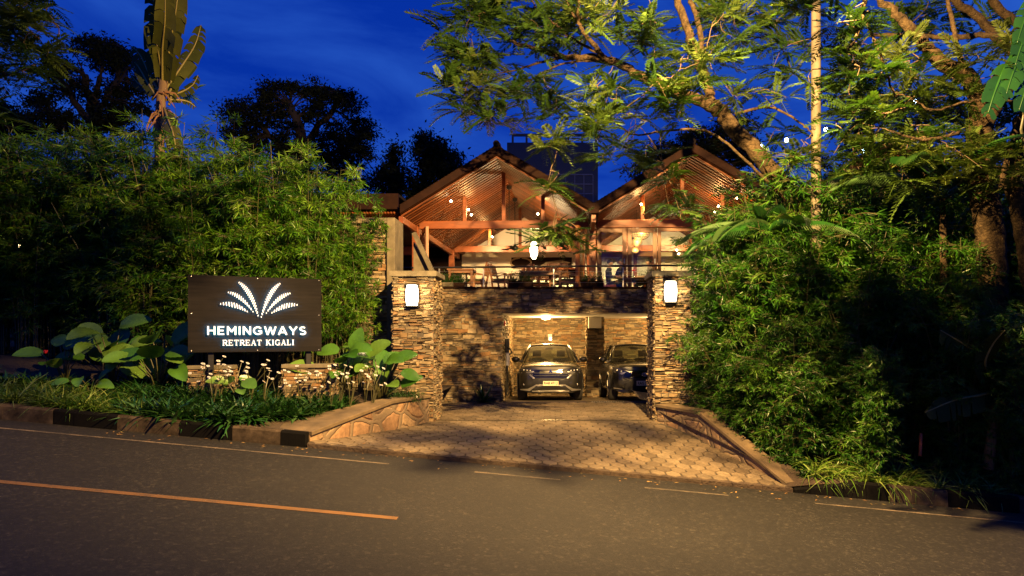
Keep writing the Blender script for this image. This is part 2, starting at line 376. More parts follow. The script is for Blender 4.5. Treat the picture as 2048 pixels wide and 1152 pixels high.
# driveway of honeycomb pavers, warped from the sloping road up to the level gate
WL0, WL1 = Vector((-3.80, 10.75)), Vector((-2.52, 14.1))
WR0, WR1 = Vector((3.74, 10.75)), Vector((2.23, 14.1))
def drive_z(x, y):
    t = max(0, min(1, (y-10.75)/3.15)); t = t*t*(3-2*t)*.35+t*.65
    return (road_z(x)+.075)*(1-t)
mb = MB()
hw, rp = .122, .235                                     # half width and row pitch of a honeycomb
r_ = 0; y = 10.80
while y < 18.3:
    xoff = hw if r_ % 2 else 0; t = (y-10.75)/3.35
    xl, xr = (WL0.x+(WL1.x-WL0.x)*t+.03, WR0.x+(WR1.x-WR0.x)*t-.03) if y < 14.12 else (-2.38, 2.14) if y < 15.3 else (-4.2, 6.5)
    k = math.ceil((xl-xoff)/(2*hw)); x = k*2*hw+xoff
    while x < xr:
        g = .016; a = hw-g; e = rp*.70-g; f = rp*.30
        pts = [(-a,-f),(0,-e),(a,-f),(a,f),(0,e),(-a,f)]
        dz = rng.gauss(0, .0022); ti = rng.gauss(0, .008), rng.gauss(0, .008)
        V = [(x+u, y+w, drive_z(x+u, y+w)+.005+dz+ti[0]*u+ti[1]*w) for u, w in pts] 
        V += [(x+u*1.08, y+w*1.08, drive_z(x+u, y+w)-.03) for u, w in pts]
        mb.add(V, [(0,1,2,3,4,5)]+[(i, i+6, (i+1)%6+6, (i+1)%6) for i in range(6)], rng.random())
        x += 2*hw
    y += rp; r_ += 1
o = mb.build('driveway_pavers', M['paver']); o['kind'] = 'structure'
V = []; n = 16
for j in range(n+1):
    t = j/n; y = 10.7+3.5*t
    for i in range(n+1):
        xl, xr = -3.9+1.3*t, 3.9-1.55*t; x = xl+(xr-xl)*i/n; V.append((x, y, drive_z(x, y)-.012))
mb = MB(); mb.add(V, [(j*(n+1)+i, j*(n+1)+i+1, (j+1)*(n+1)+i+1, (j+1)*(n+1)+i) for j in range(n) for i in range(n)])
o = mb.build('driveway', M['joint'], smooth=True); o['kind'] = 'structure'
sheet('forecourt_paving', -5.2, 8.5, 14.06, 18.42, lambda x, y: -.012, M['joint'], 4, 4)
sheet('garage_floor', -1.6, 8.5, 18.42, 25.2, lambda x, y: -.06*(y-18.42), M['brickpave'], 4, 8)
sheet('gate_track', -2.5, 2.3, 14.30, 14.36, lambda x, y: .016, M['black'], 2, 1)
# planting beds
def bed_l(x, y):
    t = max(0, min(1, (y-10.7)/4)); e = max(0, min(1, (-2.4-x)/1.6))
    return road_z(min(x, -3.2))+.17+t*(.25+.1*e)+.03*math.sin(x*2.1+y*1.7)+.02*math.sin(x*5.3-y*3.1)
def bed_r(x, y):
    k = max(0, min(1, (y-10.7)/3.3)); e = max(.05, min(.17, .05+(x-3.6)*.12)); return road_z(x)+(e if y < 11.2 else .17)+k*.62+.04*math.sin(x*1.9+y*2.3)
def bed(name, x0, x1, zf, side, nx, ny=14, y1=19.0):
    V = []
    for j in range(ny+1):
        y = KY+.06+(y1-KY-.06)*j/ny; t = max(0, min(1, (y-10.75)/3.35))
        if side < 0: a, b = x0, WL0.x+(WL1.x-WL0.x)*t-.12
        else: a, b = WR0.x+(WR1.x-WR0.x)*t-.05, x1
        for i in range(nx+1):
            s = i/nx; s = 1-(1-s)**2 if side < 0 else s*s
            x = a+(b-a)*s; V.append((x, y, zf(x, y)))
    mb = MB(); mb.add(V, [(j*(nx+1)+i, j*(nx+1)+i+1, (j+1)*(nx+1)+i+1, (j+1)*(nx+1)+i) for j in range(ny) for i in range(nx)])
    o = mb.build(name, M['soil'], smooth=True); o['kind'] = 'structure'
bed('garden_soil', -30, 0, bed_l, -1, 40); bed('garden_soil', 0, 30, bed_r, 1, 40)

# ---------------------------------------------------------------- stacked ledge stone
def stones(mb, org, u, n, Wd, H, hmin=.026, hmax=.085, wmin=.06, wmax=.28, dep=.036, hole=None, top=None):
    org, u, n = Vector(org), Vector(u), Vector(n); z = 0.0; up = Vector((0, 0, 1))
    def stone(a, b, c, d):
        if hole and hole((a+b)/2, (c+d)/2): return
        g = .004+.004*rng.random(); j = lambda s: rng.uniform(-s, s)
        hj = min(.022, (d-c)*.30)
        q = [(a+g, c+g), (b-g, c+g), (b-g, d-g), (a+g, d-g)]
        base = [org+u*x+up*y_+n*-.02 for x, y_ in q]
        D = dep*rng.uniform(.0, 1.25)
        fr = [org+u*(x+j(.018))+up*(y_+j(hj))+n*(D+j(dep*.4)) for x, y_ in q]
        mb.add([tuple(p) for p in base+fr], [(4,5,6,7),(0,1,5,4),(1,2,6,5),(2,3,7,6),(3,0,4,7)], rng.random())
    while z < H-.012:
        h = min(rng.uniform(hmin, hmax), H-z)
        if H-z-h < hmin*.6: h = H-z
        x = 0.0
        while x < Wd-.005:
            w = min(rng.uniform(wmin, wmax), Wd-x)
            if Wd-x-w < wmin*.5: w = Wd-x
            r = rng.random()
            if h > hmin*1.5 and r < .6:
                s = rng.uniform(.25, .75)*h; stone(x, x+w, z, z+s)
                s2 = rng.uniform(.3, .7) if rng.random() < .6 else 1
                stone(x, x+w*s2, z+s, z+h)
                if s2 < 1: stone(x+w*s2, x+w, z+s, z+h)
            else: stone(x, x+w, z, z+h)
            x += w
        z += h
def stone_block(name, a, b, parent=None, sides='fblr', **kw):
    x0, y0, z0 = a; x1, y1, z1 = b; mb = MB()
    mb.box((x0, y0, z0), (x1, y1, z1), .5, 1)
    if 'f' in sides: stones(mb, (x0, y0, z0), (1,0,0), (0,-1,0), x1-x0, z1-z0, **kw)
    if 'b' in sides: stones(mb, (x1, y1, z0), (-1,0,0), (0,1,0), x1-x0, z1-z0, **kw)
    if 'l' in sides: stones(mb, (x0, y1, z0), (0,-1,0), (-1,0,0), y1-y0, z1-z0, **kw)
    if 'r' in sides: stones(mb, (x1, y0, z0), (0,1,0), (1,0,0), y1-y0, z1-z0, **kw)
    return mb.build(name, [M['stone'], M['mortar']], parent)

# gate pillars and their lamps
def pillar(x0, x1, label):
    t = thing('gate_pillar', label, 'pillar', ((x0+x1)/2, 14.7, 0), group='stone gate pillars'); w = (x1-x0)/2
    stone_block('stone_shaft', (-w, -.5, -.12), (w, .5, 3.02), t)
    mb = MB(); mb.bevbox((-w-.07, -.57, 3.02), (w+.07, .57, 3.13), .012); mb.build('capstone', M['concrete'], t)
pillar(-3.26, -2.42, 'stone gate pillar between the signboard and the driveway')
pillar(2.18, 2.92, 'stone gate pillar with the tall green hedge against its right side')
M['shade'] = emit('lit_lamp_shade', (1, .80, .50), 16)
def wall_lamp(x, z, label):
    t = thing('wall_lamp', label, 'lamp', (x, 14.165, z), group='lit lamps on the gate pillars')
    mb = MB(); mb.bevbox((-.15, -.02, -.25), (.15, .02, .25), .01); mb.build('back_plate', M['black'], t)
    prof = [(-.105, -.21), (-.125, -.12), (-.132, 0), (-.125, .12), (-.105, .21)]
    V = []; n = 8
    for hx, z_ in prof:
        for j in range(n+1):
            a = math.pi*j/n; V.append((hx*math.cos(a), -.022-.085*math.sin(a), z_))
    k = n+1
    Fq = [(i*k+j, i*k+j+1, (i+1)*k+j+1, (i+1)*k+j) for i in range(4) for j in range(n)] + [tuple(range(k)), tuple(range(4*k, 5*k))[::-1]]
    mb = MB(); mb.add(V, Fq); mb.build('lamp_shade', M['shade'], t, recalc=True)
    for z0 in (-.235, .212):
        mb = MB(); mb.bevbox((-.118, -.10, z0), (.118, -.021, z0+.022), .006); mb.build('end_cap', M['metal_dark'], t)
    lamp('lamp_light', 'POINT', (0, -.17, 0), 55, (1, .70, .34), t, .1)
wall_lamp(-2.86, 2.62, 'lit barrel-shaped wall lamp on the pillar nearest the signboard')
wall_lamp(2.50, 2.70, 'lit barrel-shaped wall lamp on the pillar beside the hedge')

# ---------------------------------------------------------------- low flanking walls with copings
def low_wall(name, p0, p1, label, knee, zlev, zend, wide0, wide1, side):
    t = thing(name, label, 'wall', (0, 0, 0))
    n = 24; mb = MB(); mc = MB(); V = []; C = []
    d = Vector((p1.x-p0.x, p1.y-p0.y, 0)).normalized(); out = Vector((d.y, -d.x, 0))*side
    for i in range(n+1):
        s = i/n; p = Vector((p0.x+(p1.x-p0.x)*s, p0.y+(p1.y-p0.y)*s, 0))
        top = zlev if s > knee else zend+(zlev-zend)*(s/knee)
        wd = wide0+(wide1-wide0)*min(1, s/knee)
        zb = drive_z(p.x, p.y)-.15
        f, b = p, p+out*wd
        V.append([(f.x, f.y, zb), (f.x, f.y, top-.055), (b.x, b.y, top-.055), (b.x, b.y, zb)])
        f2 = p-out*.035; b2 = p+out*(wd+.03)
        C.append([(f2.x, f2.y, top-.055), (f2.x, f2.y, top-.006), (f2.x+out.x*.01, f2.y+out.y*.01, top+.004), (b2.x, b2.y, top+.004), (b2.x, b2.y, top-.055)])
    for src, m_ in ((V, mb), (C, mc)):
        k = len(src[0]); flat = [q for r in src for q in r]
        Fq = [(i*k+j, i*k+(j+1)%k, (i+1)*k+(j+1)%k, (i+1)*k+j) for i in range(n) for j in range(k)]
        m_.add(flat, Fq+[tuple(range(k)), tuple(range(n*k, n*k+k))[::-1]])
    mb.build('rubble_masonry', M['rubble'], t, recalc=True); mc.build('coping', M['coping'], t, recalc=True)
low_wall('flanking_wall', Vector((-3.79, 10.78)), Vector((-2.50, 14.12)), 'low rubble wall with wide pale coping beside the flower bed', .62, .565, .27, 1.0, .32, -1)
low_wall('flanking_wall', Vector((3.74, 10.72)), Vector((2.22, 14.12)), 'low rubble wall falling away to the kerb beside the bamboo hedge', .62, .37, -.52, .22, .26, 1)

# ---------------------------------------------------------------- garden wall with concrete frame
t = thing('garden_wall', 'tall ledge-stone garden wall framed in concrete behind the bamboo', 'wall', (0, 0, 0))
stone_block('stone_face', (-9.5, 15.25, -.3), (-3.62, 15.55, 4.28), t, 'f', hmin=.05, hmax=.12, wmin=.12, wmax=.42, dep=.05)
mb = MB(); mb.bevbox((-9.6, 15.12, 4.28), (-3.62, 15.62, 4.40), .012); mb.build('coping', M['concrete'], t)
mb = MB(); mb.bevbox((-3.62, 15.12, -.1), (-3.44, 16.0, 4.40), .012); mb.build('end_post', M['concrete'], t)
t = thing('stair_parapet', 'sloping grey concrete parapet between garden wall and terrace', 'wall', (0, 0, 0))
mb = MB(); mb.add([(-3.44,17.2,3.0),(-2.95,17.2,3.0),(-2.95,17.2,3.35),(-3.44,17.2,4.15),(-3.44,17.5,3.0),(-2.95,17.5,3.0),(-2.95,17.5,3.35),(-3.44,17.5,4.15)],
    [(0,1,2,3),(7,6,5,4),(3,2,6,7),(1,5,6,2),(0,3,7,4)]); mb.build('panel', M['concrete'], t)
mb = MB(); mb.beam((-3.4,17.1,4.35),(-2.82,17.1,3.12),.22,.10); mb.build('sloping_rail', M['concrete'], t)

# ---------------------------------------------------------------- the lodge: garage below, gabled dining rooms above
lodge = thing('lodge_building', 'timber-gabled lodge above a stone garage, lit from inside', 'building', (0, 0, 0))
FY, GZ, TZ = 18.42, 2.395, 3.05
def hole(u, v): return u > 3.57 and v < GZ+.3-.02
mb = MB(); mb.box((-4.9, FY, -.3), (-1.33, FY+.28, TZ), .5, 1); mb.box((-1.33, FY, GZ), (8.5, FY+.28, TZ), .5, 1)
stones(mb, (-4.9, FY, -.3), (1,0,0), (0,-1,0), 13.4, TZ+.3, hmin=.03, hmax=.12, wmin=.08, wmax=.34, dep=.03, hole=hole)
mb.build('terrace_wall', [M['stone'], M['mortar']], lodge)
mb = MB(); mb.bevbox((-4.9, FY-.06, TZ), (8.5, FY+.3, TZ+.05), .01); mb.build('wall_capping', M['timber_dark'], lodge)
mb = MB(); mb.box((-1.33, FY+.28, GZ), (8.5, 25.3, GZ+.02), .5); mb.build('garage_ceiling', M['white'], lodge)
mb = MB(); mb.box((-4.9, FY+.3, 2.78), (12.0, 32.0, TZ-.04), .5); mb.build('terrace_floor', M['timber_dark'], lodge)
mb = MB(); mb.box((-1.6, FY+.285, -.5), (-1.33, 24.6, GZ), .5, 1)
stones(mb, (-1.33, FY+.0, -.5), (0,1,0), (1,0,0), 6.2, GZ+.5-.005, hmin=.03, hmax=.12, wmin=.08, wmax=.34, dep=.03)
mb.build('garage_side_wall', [M['stone'], M['mortar']], lodge)
stone_block('garage_back_wall', (-1.6, 24.6, -.6), (8.5, 24.9, GZ-.005), lodge, 'f', hmin=.05, hmax=.13, wmin=.12, wmax=.42, dep=.035)
stone_block('garage_pier', (1.20, 22.3, -.4), (1.76, 22.85, GZ-.005), lodge, 'flr', hmin=.05, hmax=.12, wmin=.12, wmax=.36, dep=.03)
mb = MB(); mb.bevbox((1.25, 22.02, 2.02), (1.66, 22.26, GZ-.008), .015); o = mb.build('white_box', M['white'])
tag(o, 'plain white electrical box high on the garage pier', 'box'); o.name = 'electrical_box'
# garage ceiling light
t = thing('ceiling_light', 'round lit ceiling light above the grey car', 'lamp', (-.13, 22.5, GZ))
mb = MB(); mb.lathe([(.17, 0), (.17, -.03), (.15, -.035)], n=24); mb.build('rim', M['white'], t)
M['garage_lit'] = emit('lit_diffuser', (1, .78, .42), 22)
mb = MB(); mb.lathe([(.15, -.035), (.14, -.06), (.09, -.078), (.02, -.084)], n=24); mb.build('diffuser', M['garage_lit'], t, smooth=True)
lamp('garage_light', 'POINT', (0, 0, -.16), 620, (1, .58, .19), t, .12)
lamp('garage_light', 'POINT', (3.9, 23.0, 2.2), 420, (1, .58, .19), None, .12)
t = thing('ceiling_light', 'round lit ceiling light above the black car', 'lamp', (3.9, 23.0, GZ))
mb = MB(); mb.lathe([(.17, 0), (.17, -.03), (.15, -.035)], n=24); mb.build('rim', M['white'], t)
mb = MB(); mb.lathe([(.15, -.035), (.14, -.06), (.09, -.078), (.02, -.084)], n=24); mb.build('diffuser', M['garage_lit'], t, smooth=True)
# small wall fittings
t = thing('light_switch', 'small white switch plate on the garage back wall', 'switch', (.0, 24.54, 1.72))
mb = MB(); mb.bevbox((-.07, -.02, -.11), (.07, .01, .11), .008); mb.build('plate', M['white'], t)
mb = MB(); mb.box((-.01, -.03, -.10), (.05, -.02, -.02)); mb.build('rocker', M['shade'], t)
t = thing('fire_call_point', 'small red call point box on the garage side wall', 'alarm box', (-1.27, 18.9, 2.12))
mb = MB(); mb.bevbox((0, -.06, -.07), (.05, .06, .07), .008, 0); mb.build('housing', mat('red_plastic', (.5,.03,.015), rough=.4), t)
mb = MB(); mb.box((.05, -.035, -.03), (.056, .035, .03)); mb.build('glass_panel', M['white'], t)
t = thing('charging_station', 'black wall charger with looped cables on the garage side wall', 'charger', (-1.28, 19.5, 1.35))
mb = MB(); mb.bevbox((0, -.14, -.05), (.12, .14, .34), .02); mb.build('housing', M['metal_dark'], t)
mb = MB(); mb.bevbox((.02, -.08, -.42), (.13, .08, -.05), .02); mb.build('connector_holder', M['steel'], t)
mb = MB(); mb.tube([(.06, -.12, .1), (.16, -.2, .05), (.2, -.16, -.06), (.12, -.05, -.1)], .025, 8); mb.build('plug', M['black'], t)
for k, (a, b, lo) in enumerate(((-.06, .06, -1.25), (-.1, .1, -1.05), (.0, .16, -1.3))):
    pts = [(.05+.03*math.sin(9*s+k), a+(b-a)*s+.05*math.sin(6*s+k*2), -.4+(lo+.4)*math.sin(math.pi*s)) for s in [i/16 for i in range(17)]]
    mb = MB(); mb.tube(pts, .013, 6); mb.build('cable', M['black'], t)
t = thing('floor_drain', 'narrow slotted drain grate set in paving before the garage', 'drain', (1.55, 18.3, .004))
mb = MB(); mb.box((-.45, -.07, -.004), (.45, .07, .004)); mb.build('channel', M['black'], t)
mb = MB()
for i in range(14): mb.box((-.43+.064*i, -.06, .004), (-.405+.064*i, .06, .012))
mb.build('grate', M['steel'], t)

# upper storey in its own frame, turned a little towards the driveway
up = bpy.data.objects.new('dining_storey', None); COL.objects.link(up); up.parent = lodge
up.location = (-1.39, 20.5, TZ-.04); up.rotation_euler = (0, 0, -math.radians(2.4))
HW, APEX, EAVE, V0, V1 = 2.66, 3.66, 2.05, -1.75, 7.8
def upb(mb, name, m, **k):
    # keep the parts one level under the building: bake the storey's frame into the mesh
    mt = np.array(Matrix.Translation(up.location) @ up.rotation_euler.to_matrix().to_4x4())
    for i, V in enumerate(mb.v): mb.v[i] = V @ mt[:3, :3].T + mt[:3, 3]
    return mb.build(name, m, lodge, **k)
def upt(p): return (Matrix.Translation(up.location) @ up.rotation_euler.to_matrix().to_4x4()) @ Vector(p)
def gable(u0, back=True):
    sl = math.atan2(APEX-EAVE, HW)
    for sgn in (-1, 1):
        mb = MB(); v = V0
        while v < V1:                                   # narrow boards running down the slope
            dz = rng.uniform(-.004, .004); w = .125
            a = (u0, v, APEX+dz); b = (u0+sgn*HW, v, EAVE+dz)
            V = [(a[0], v, a[2]), (a[0], v+w, a[2]), (b[0], v+w, b[2]), (b[0], v, b[2])]
            V += [(x, y_, z+.05) for x, y_, z in V]
            mb.add(V, [(0,1,2,3),(7,6,5,4),(0,3,7,4),(1,5,6,2)], rng.random())
            v += .235
        upb(mb, 'ceiling_boards', M['slat'], recalc=True)
        mb = MB()
        P = [(u0, APEX+.056), (u0+sgn*HW, EAVE+.056), (u0+sgn*HW, EAVE+.30), (u0, APEX+.30)]
        V = [(x, V0-.06, z) for x, z in P]+[(x, V1+.3, z) for x, z in P]
        mb.add(V, [(0,1,5,4),(0,3,2,1),(4,5,6,7),(1,2,6,5),(0,4,7,3)], .5, 1)
        for k in range(28):                             # courses of roof tiles on top
            f0, f1 = k/28, (k+1)/28
            za, zb = APEX+.305+(EAVE-APEX)*f0, APEX+.305+(EAVE-APEX)*f1
            xa, xb = u0+sgn*HW*f0, u0+sgn*HW*f1
            mb.add([(xa,V0-.12,za),(xb,V0-.12,zb+.035),(xb,V1+.3,zb+.035),(xa,V1+.3,za),(xb,V0-.12,zb),(xb,V1+.3,zb)], [(0,1,2,3),(1,4,5,2)], .5, 0)
        upb(mb, 'roof_slope', [M['rooftile'], M['slat_back']], recalc=True)
        mb = MB(); d = .24
        mb.add([(u0, V0-.10, APEX+.33), (u0+sgn*(HW+.0), V0-.10, EAVE+.33), (u0+sgn*(HW+.0), V0-.10, EAVE+.33-d), (u0, V0-.10, APEX+.33-d),
                (u0, V0-.062, APEX+.33), (u0+sgn*HW, V0-.062, EAVE+.33), (u0+sgn*HW, V0-.062, EAVE+.33-d), (u0, V0-.062, APEX+.33-d)],
               [(0,1,2,3),(7,6,5,4),(0,4,5,1),(3,2,6,7)])
        upb(mb, 'barge_board', M['timber_dark'], recalc=True)
    mb = MB(); mb.tube([(u0, V0-.13, APEX+.36), (u0, V1+.3, APEX+.36)], .09, 10)
    for k in range(30): mb.tube([(u0, V0+.05+k*.33, APEX+.36), (u0, V0+.13+k*.33, APEX+.36)], .105, 10)
    upb(mb, 'ridge_tiles', M['rooftile'], smooth=False)
    for v in (0, 5.8):
        mb = MB(); mb.bevbox((u0-HW+.12, v-.07, 1.98), (u0+HW-.12, v+.07, 2.22), .012); upb(mb, 'tie_beam', M['timber'])
        for du in (-1.18, 0, 1.18):
            top = APEX-(APEX-EAVE)*abs(du)/HW
            mb = MB(); mb.bevbox((u0+du-.055, v-.055, 2.22), (u0+du+.055, v+.055, top+.0), .01); upb(mb, 'truss_post', M['timber'])
    if back:
        mb = MB(); mb.prism([(u0-HW, 0), (u0+HW, 0), (u0+HW, EAVE), (u0, APEX-.002), (u0-HW, EAVE)], V1-.05, V1+.1)
        upb(mb, 'back_wall', M['plaster'], recalc=True)
for g in (0, 5.32, 10.64): gable(g)
for u in (-2.66, 2.66, 7.98):
    for v in (0, 5.8):
        mb = MB(); mb.bevbox((u-.10, v-.10, 0), (u+.10, v+.10, EAVE), .012); upb(mb, 'post', M['timber'])
    mb = MB(); mb.bevbox((u-.06, V0, EAVE-.17), (u+.06, V1-.06, EAVE+.02), .012); upb(mb, 'eaves_beam', M['timber'])
# valley gutters between gables
for u in (2.66, 7.98):
    mb = MB(); mb.bevbox((u-.14, V0-.14, EAVE+.05), (u+.14, V1+.3, EAVE+.32), .02); upb(mb, 'valley_gutter', M['timber_dark'])
# left side: low wing of the building beyond the open eaves
mb = MB(); mb.bevbox((-6.2, -1.6, 2.30), (-2.78, -1.5, 2.74), .01); upb(mb, 'wing_fascia', M['timber_dark'])
mb = MB(); mb.bevbox((-6.2, -1.48, 2.66), (-2.78, 7.6, 2.74), .01); upb(mb, 'wing_roof', M['rooftile'])
mb = MB()
for k in range(40): mb.tube([(-6.1+k*.085, -1.4, 2.24), (-6.1+k*.085, 7.4, 2.40)], .032, 6)
upb(mb, 'wing_ceiling', M['slat'], smooth=True)
mb = MB(); mb.bevbox((-6.0, 1.2, 1.35), (-2.8, 1.34, 1.62), .01); upb(mb, 'wing_beam', M['timber'])
mb = MB(); mb.box((-6.2, 7.3, 0), (-2.55, 7.5, 2.68)); upb(mb, 'wing_wall', M['timber_dark'])
# doors: folding leaves each side of the left gable, closed glazed doors under the right one
def leaf(u0, u1, v0, v1, z1=1.97, glass=True, name='glazed_door', st=.13):
    L_ = math.hypot(u1-u0, v1-v0); ang = math.atan2(v1-v0, u1-u0)
    def tr(mb):
        c, s_ = math.cos(ang), math.sin(ang); R_ = np.array([[c, -s_, 0], [s_, c, 0], [0, 0, 1]])
        for i, V in enumerate(mb.v): mb.v[i] = V @ R_.T + np.array([u0, v0, 0])
        return mb
    mb = MB()
    mb.bevbox((0, -.025, 0), (st, .025, z1), .006); mb.bevbox((L_-st, -.025, 0), (L_, .025, z1), .006)
    mb.bevbox((st, -.024, 0), (L_-st, .024, .22), .006); mb.bevbox((st, -.024, z1-st), (L_-st, .024, z1), .006)
    o = upb(tr(mb), name, M['timber_frame'])
    mb = MB(); mb.box((st-.004, -.004, .215), (L_-st+.004, .004, z1-st+.005)); g = upb(tr(mb), 'glass_pane', M['glass']); g.parent = o
    mb = MB(); mb.bevbox((L_-st*.7, -.06, .92), (L_-st*.4, -.026, 1.06), .005); h = upb(tr(mb), 'door_handle', M['steel']); h.parent = o
    return o
leaf(-2.46, -2.20, -.02, -.62); leaf(-2.16, -2.36, -.62, .02)
leaf(2.42, 2.22, -.02, -.66); leaf(2.18, 2.36, -.66, .02)
leaf(2.80, 3.68, 0, 0); leaf(3.70, 4.58, 0, 0)
for a, b in ((4.60, 5.9), (5.92, 7.2)): leaf(a, b, .02, .02, name='window_frame', st=.1)
for a in (8.1, 9.4, 10.7, 12.0): leaf(a, a+1.28, .02, .02, name='window_frame', st=.1)
# inner rooms: door frames against the back wall of the right-hand room
for a, b in ((3.05, 4.1), (4.5, 5.3)):
    mb = MB()
    mb.bevbox((a, V1-.09, 0), (a+.14, V1-.052, 2.0), .006); mb.bevbox((b-.14, V1-.09, 0), (b, V1-.052, 2.0), .006); mb.bevbox((a, V1-.092, 2.0), (b, V1-.05, 2.2), .006)
    upb(mb, 'inner_door_frame', M['timber'])
    mb = MB(); mb.box((a+.15, V1-.07, .02), (b-.15, V1-.055, 1.98)); upb(mb, 'frosted_pane', mat('frosted_glass', (.62,.60,.46), rough=.35))
mb = MB(); mb.bevbox((2.8, V1-.14, 2.2), (7.9, V1-.051, 2.46), .01); upb(mb, 'wall_beam', M['timber'])
UPM = Matrix.Translation(up.location) @ up.rotation_euler.to_matrix().to_4x4()
bpy.data.objects.remove(up)
def upt(p): return UPM @ Vector(p)
UPR = -math.radians(2.4)
# ---------------------------------------------------------------- lettering
def text_mesh(txt, size, extr=.01, off=0, space=1.0, sx=1.0):
    c = bpy.data.curves.new('lettering', 'FONT'); c.body = txt; c.size = size; c.extrude = extr; c.offset = off
    c.space_character = space; c.align_x = 'CENTER'; c.resolution_u = 3
    o = bpy.data.objects.new('lettering', c); COL.objects.link(o)
    dg = bpy.context.evaluated_depsgraph_get(); me = bpy.data.meshes.new_from_object(o.evaluated_get(dg))
    bpy.data.objects.remove(o)
    # from the font's x,y plane to x,z facing -y
    n = len(me.vertices); co = np.empty(n*3); me.vertices.foreach_get('co', co); co = co.reshape(-1, 3)
    co = np.stack([co[:, 0]*sx, -co[:, 2], co[:, 1]], 1); me.vertices.foreach_set('co', co.ravel()); me.update()
    return me
def put_text(name, me, m, parent, loc, fit=None):
    co = np.empty(len(me.vertices)*3); me.vertices.foreach_get('co', co); co = co.reshape(-1, 3)
    if fit:                                             # (x0, x1, z0, z1): stretch the lettering to its place
        x0, x1, z0, z1 = fit
        a, b = co[:, 0].min(), co[:, 0].max(); co[:, 0] = x0+(co[:, 0]-a)/(b-a)*(x1-x0)
        a, b = co[:, 2].min(), co[:, 2].max(); co[:, 2] = z0+(co[:, 2]-a)/(b-a)*(z1-z0)
        me.vertices.foreach_set('co', co.ravel()); me.update()
    me.materials.clear()
    for x in (m if isinstance(m, list) else [m]): me.materials.append(x)
    o = bpy.data.objects.new(name, me); COL.objects.link(o); o.parent = parent; o.location = loc
    return o
# ---------------------------------------------------------------- the signboard
sx0, sx1 = at(376, 548, 12.0), at(643, 559, 13.0)
sw = math.hypot(sx1.x-sx0.x, sx1.y-sx0.y); sh = 1.375; sz = 1.488
sign = thing('signboard', 'dark board sign with glowing white lettering and leaf emblem in the flower bed', 'sign',
             ((sx0.x+sx1.x)/2, (sx0.y+sx1.y)/2, sz), math.atan2(sx1.y-sx0.y, sx1.x-sx0.x))
def board_mat():
    m, t, b = nodes('stained_board')
    n = noise(t, 1.0, 5, stretch=(1.2, 1, 22)); n2 = noise(t, 1.3, 4)
    c = ramp(t, n, [(.3, (.0045,.0042,.005)), (.7, (.011,.0095,.010))])
    c = mixc(t, c, ramp(t, n2, [(.3, (.7,)*3), (.7, (1.2,)*3)]), 1.0, 'MULTIPLY')
    t.links.new(c, b.inputs['Base Color']); b.inputs['Roughness'].default_value = .7; b.inputs['Specular IOR Level'].default_value = .08; bump(t, b, n, .3, .004); return m
mb = MB(); mb.bevbox((-sw/2, 0, 0), (sw/2, .06, sh), .006); mb.build('board', board_mat(), sign)
mb = MB()
for x in (-sw/2+.05, 0, sw/2-.05):
    for z in (.03, sh-.03): mb.ellip((x, -.002, z), (.012, .008, .012), 8, 6)
for x in (-sw/2+.05, sw/2-.05): mb.ellip((x, -.002, sh*.5), (.012, .008, .012), 8, 6)
mb.build('screw', M['steel'], sign)
for x in (-sw*.34, sw*.40):
    mb = MB(); mb.bevbox((x-.05, .07, -1.1), (x+.05, .17, sh-.1), .01); mb.build('post', M['metal_dark'], sign)
M['letter'] = emit('lit_letter', (.66, .80, 1.0), .72); M['halo'] = emit('letter_back_glow', (.01, .5, .85), 75, sample=True)
def SX(px): return ((px-377)/266-.5)*sw*1.0
def SZ(px, py):
    f = (px-377)/266; b = 705-2*f; tp = 548+11*f; return (b-py)/(b-tp)*sh
# the leaf emblem: six fronds cut into bars
def emblem():
    def leaf_(P, n, wmax, d0, d1, mir):
        mb = MB()
        for i in range(n):
            t = (i+.0)/(n-1); a, b, c = P
            x = (1-t)**2*a[0]+2*t*(1-t)*b[0]+t*t*c[0]; y = (1-t)**2*a[1]+2*t*(1-t)*b[1]+t*t*c[1]
            wv = wmax*(.20+.80*math.sin(math.pi*min(1, t*.92+.04))**.9); s = (d0[0]+(d1[0]-d0[0])*t, d0[1]+(d1[1]-d0[1])*t)
            l = math.hypot(*s); s = (s[0]/l, s[1]/l)
            th = 10*(.75 if i in (0, n-1) else 1)
            pts = []
            for k in range(10):                         # rounded bar
                an = math.pi*(k/4.5)-math.pi/2
                e = (1 if k < 5 else -1)*max(0, wv/2-th)
                an = -math.pi/2+math.pi*(k if k < 5 else k-1)/4 if k < 5 else math.pi/2+math.pi*(k-5)/4
                cx_, cy_ = math.cos(an)*th, math.sin(an)*th
                pts.append((x+s[0]*(e+cx_)-s[1]*cy_, y+s[1]*(e+cx_)+s[0]*cy_))
            if mir: pts = [(1930-p, q+28) for p, q in pts]
            q2 = [(SX(420+p/10.24), SZ(420+p/10.24, 540+q/10.24)) for p, q in pts]
            f = [(x_, -.058, z_) for x_, z_ in q2]; bk = [(x_, -.042, z_) for x_, z_ in q2]; n_ = 10
            mb.add(f+bk, [tuple(range(n_))]+[(j, n_+j, n_+(j+1)%n_, (j+1)%n_) for j in range(n_)], .5, 0)
            mb.add(bk, [tuple(range(n_))], .5, 1)
        mb.build('emblem_leaf', [M['letter'], M['halo']], sign)
    for mir in (0, 1):
        leaf_([(185,690),(470,672),(712,848)], 11, 112, (.1,1), (.35,1), mir)
        leaf_([(338,455),(600,515),(828,852)], 13, 98, (-.35,1), (.35,1), mir)
        leaf_([(550,255),(800,440),(932,932)], 17, 106, (-.7,1), (-.25,1), mir)
emblem()
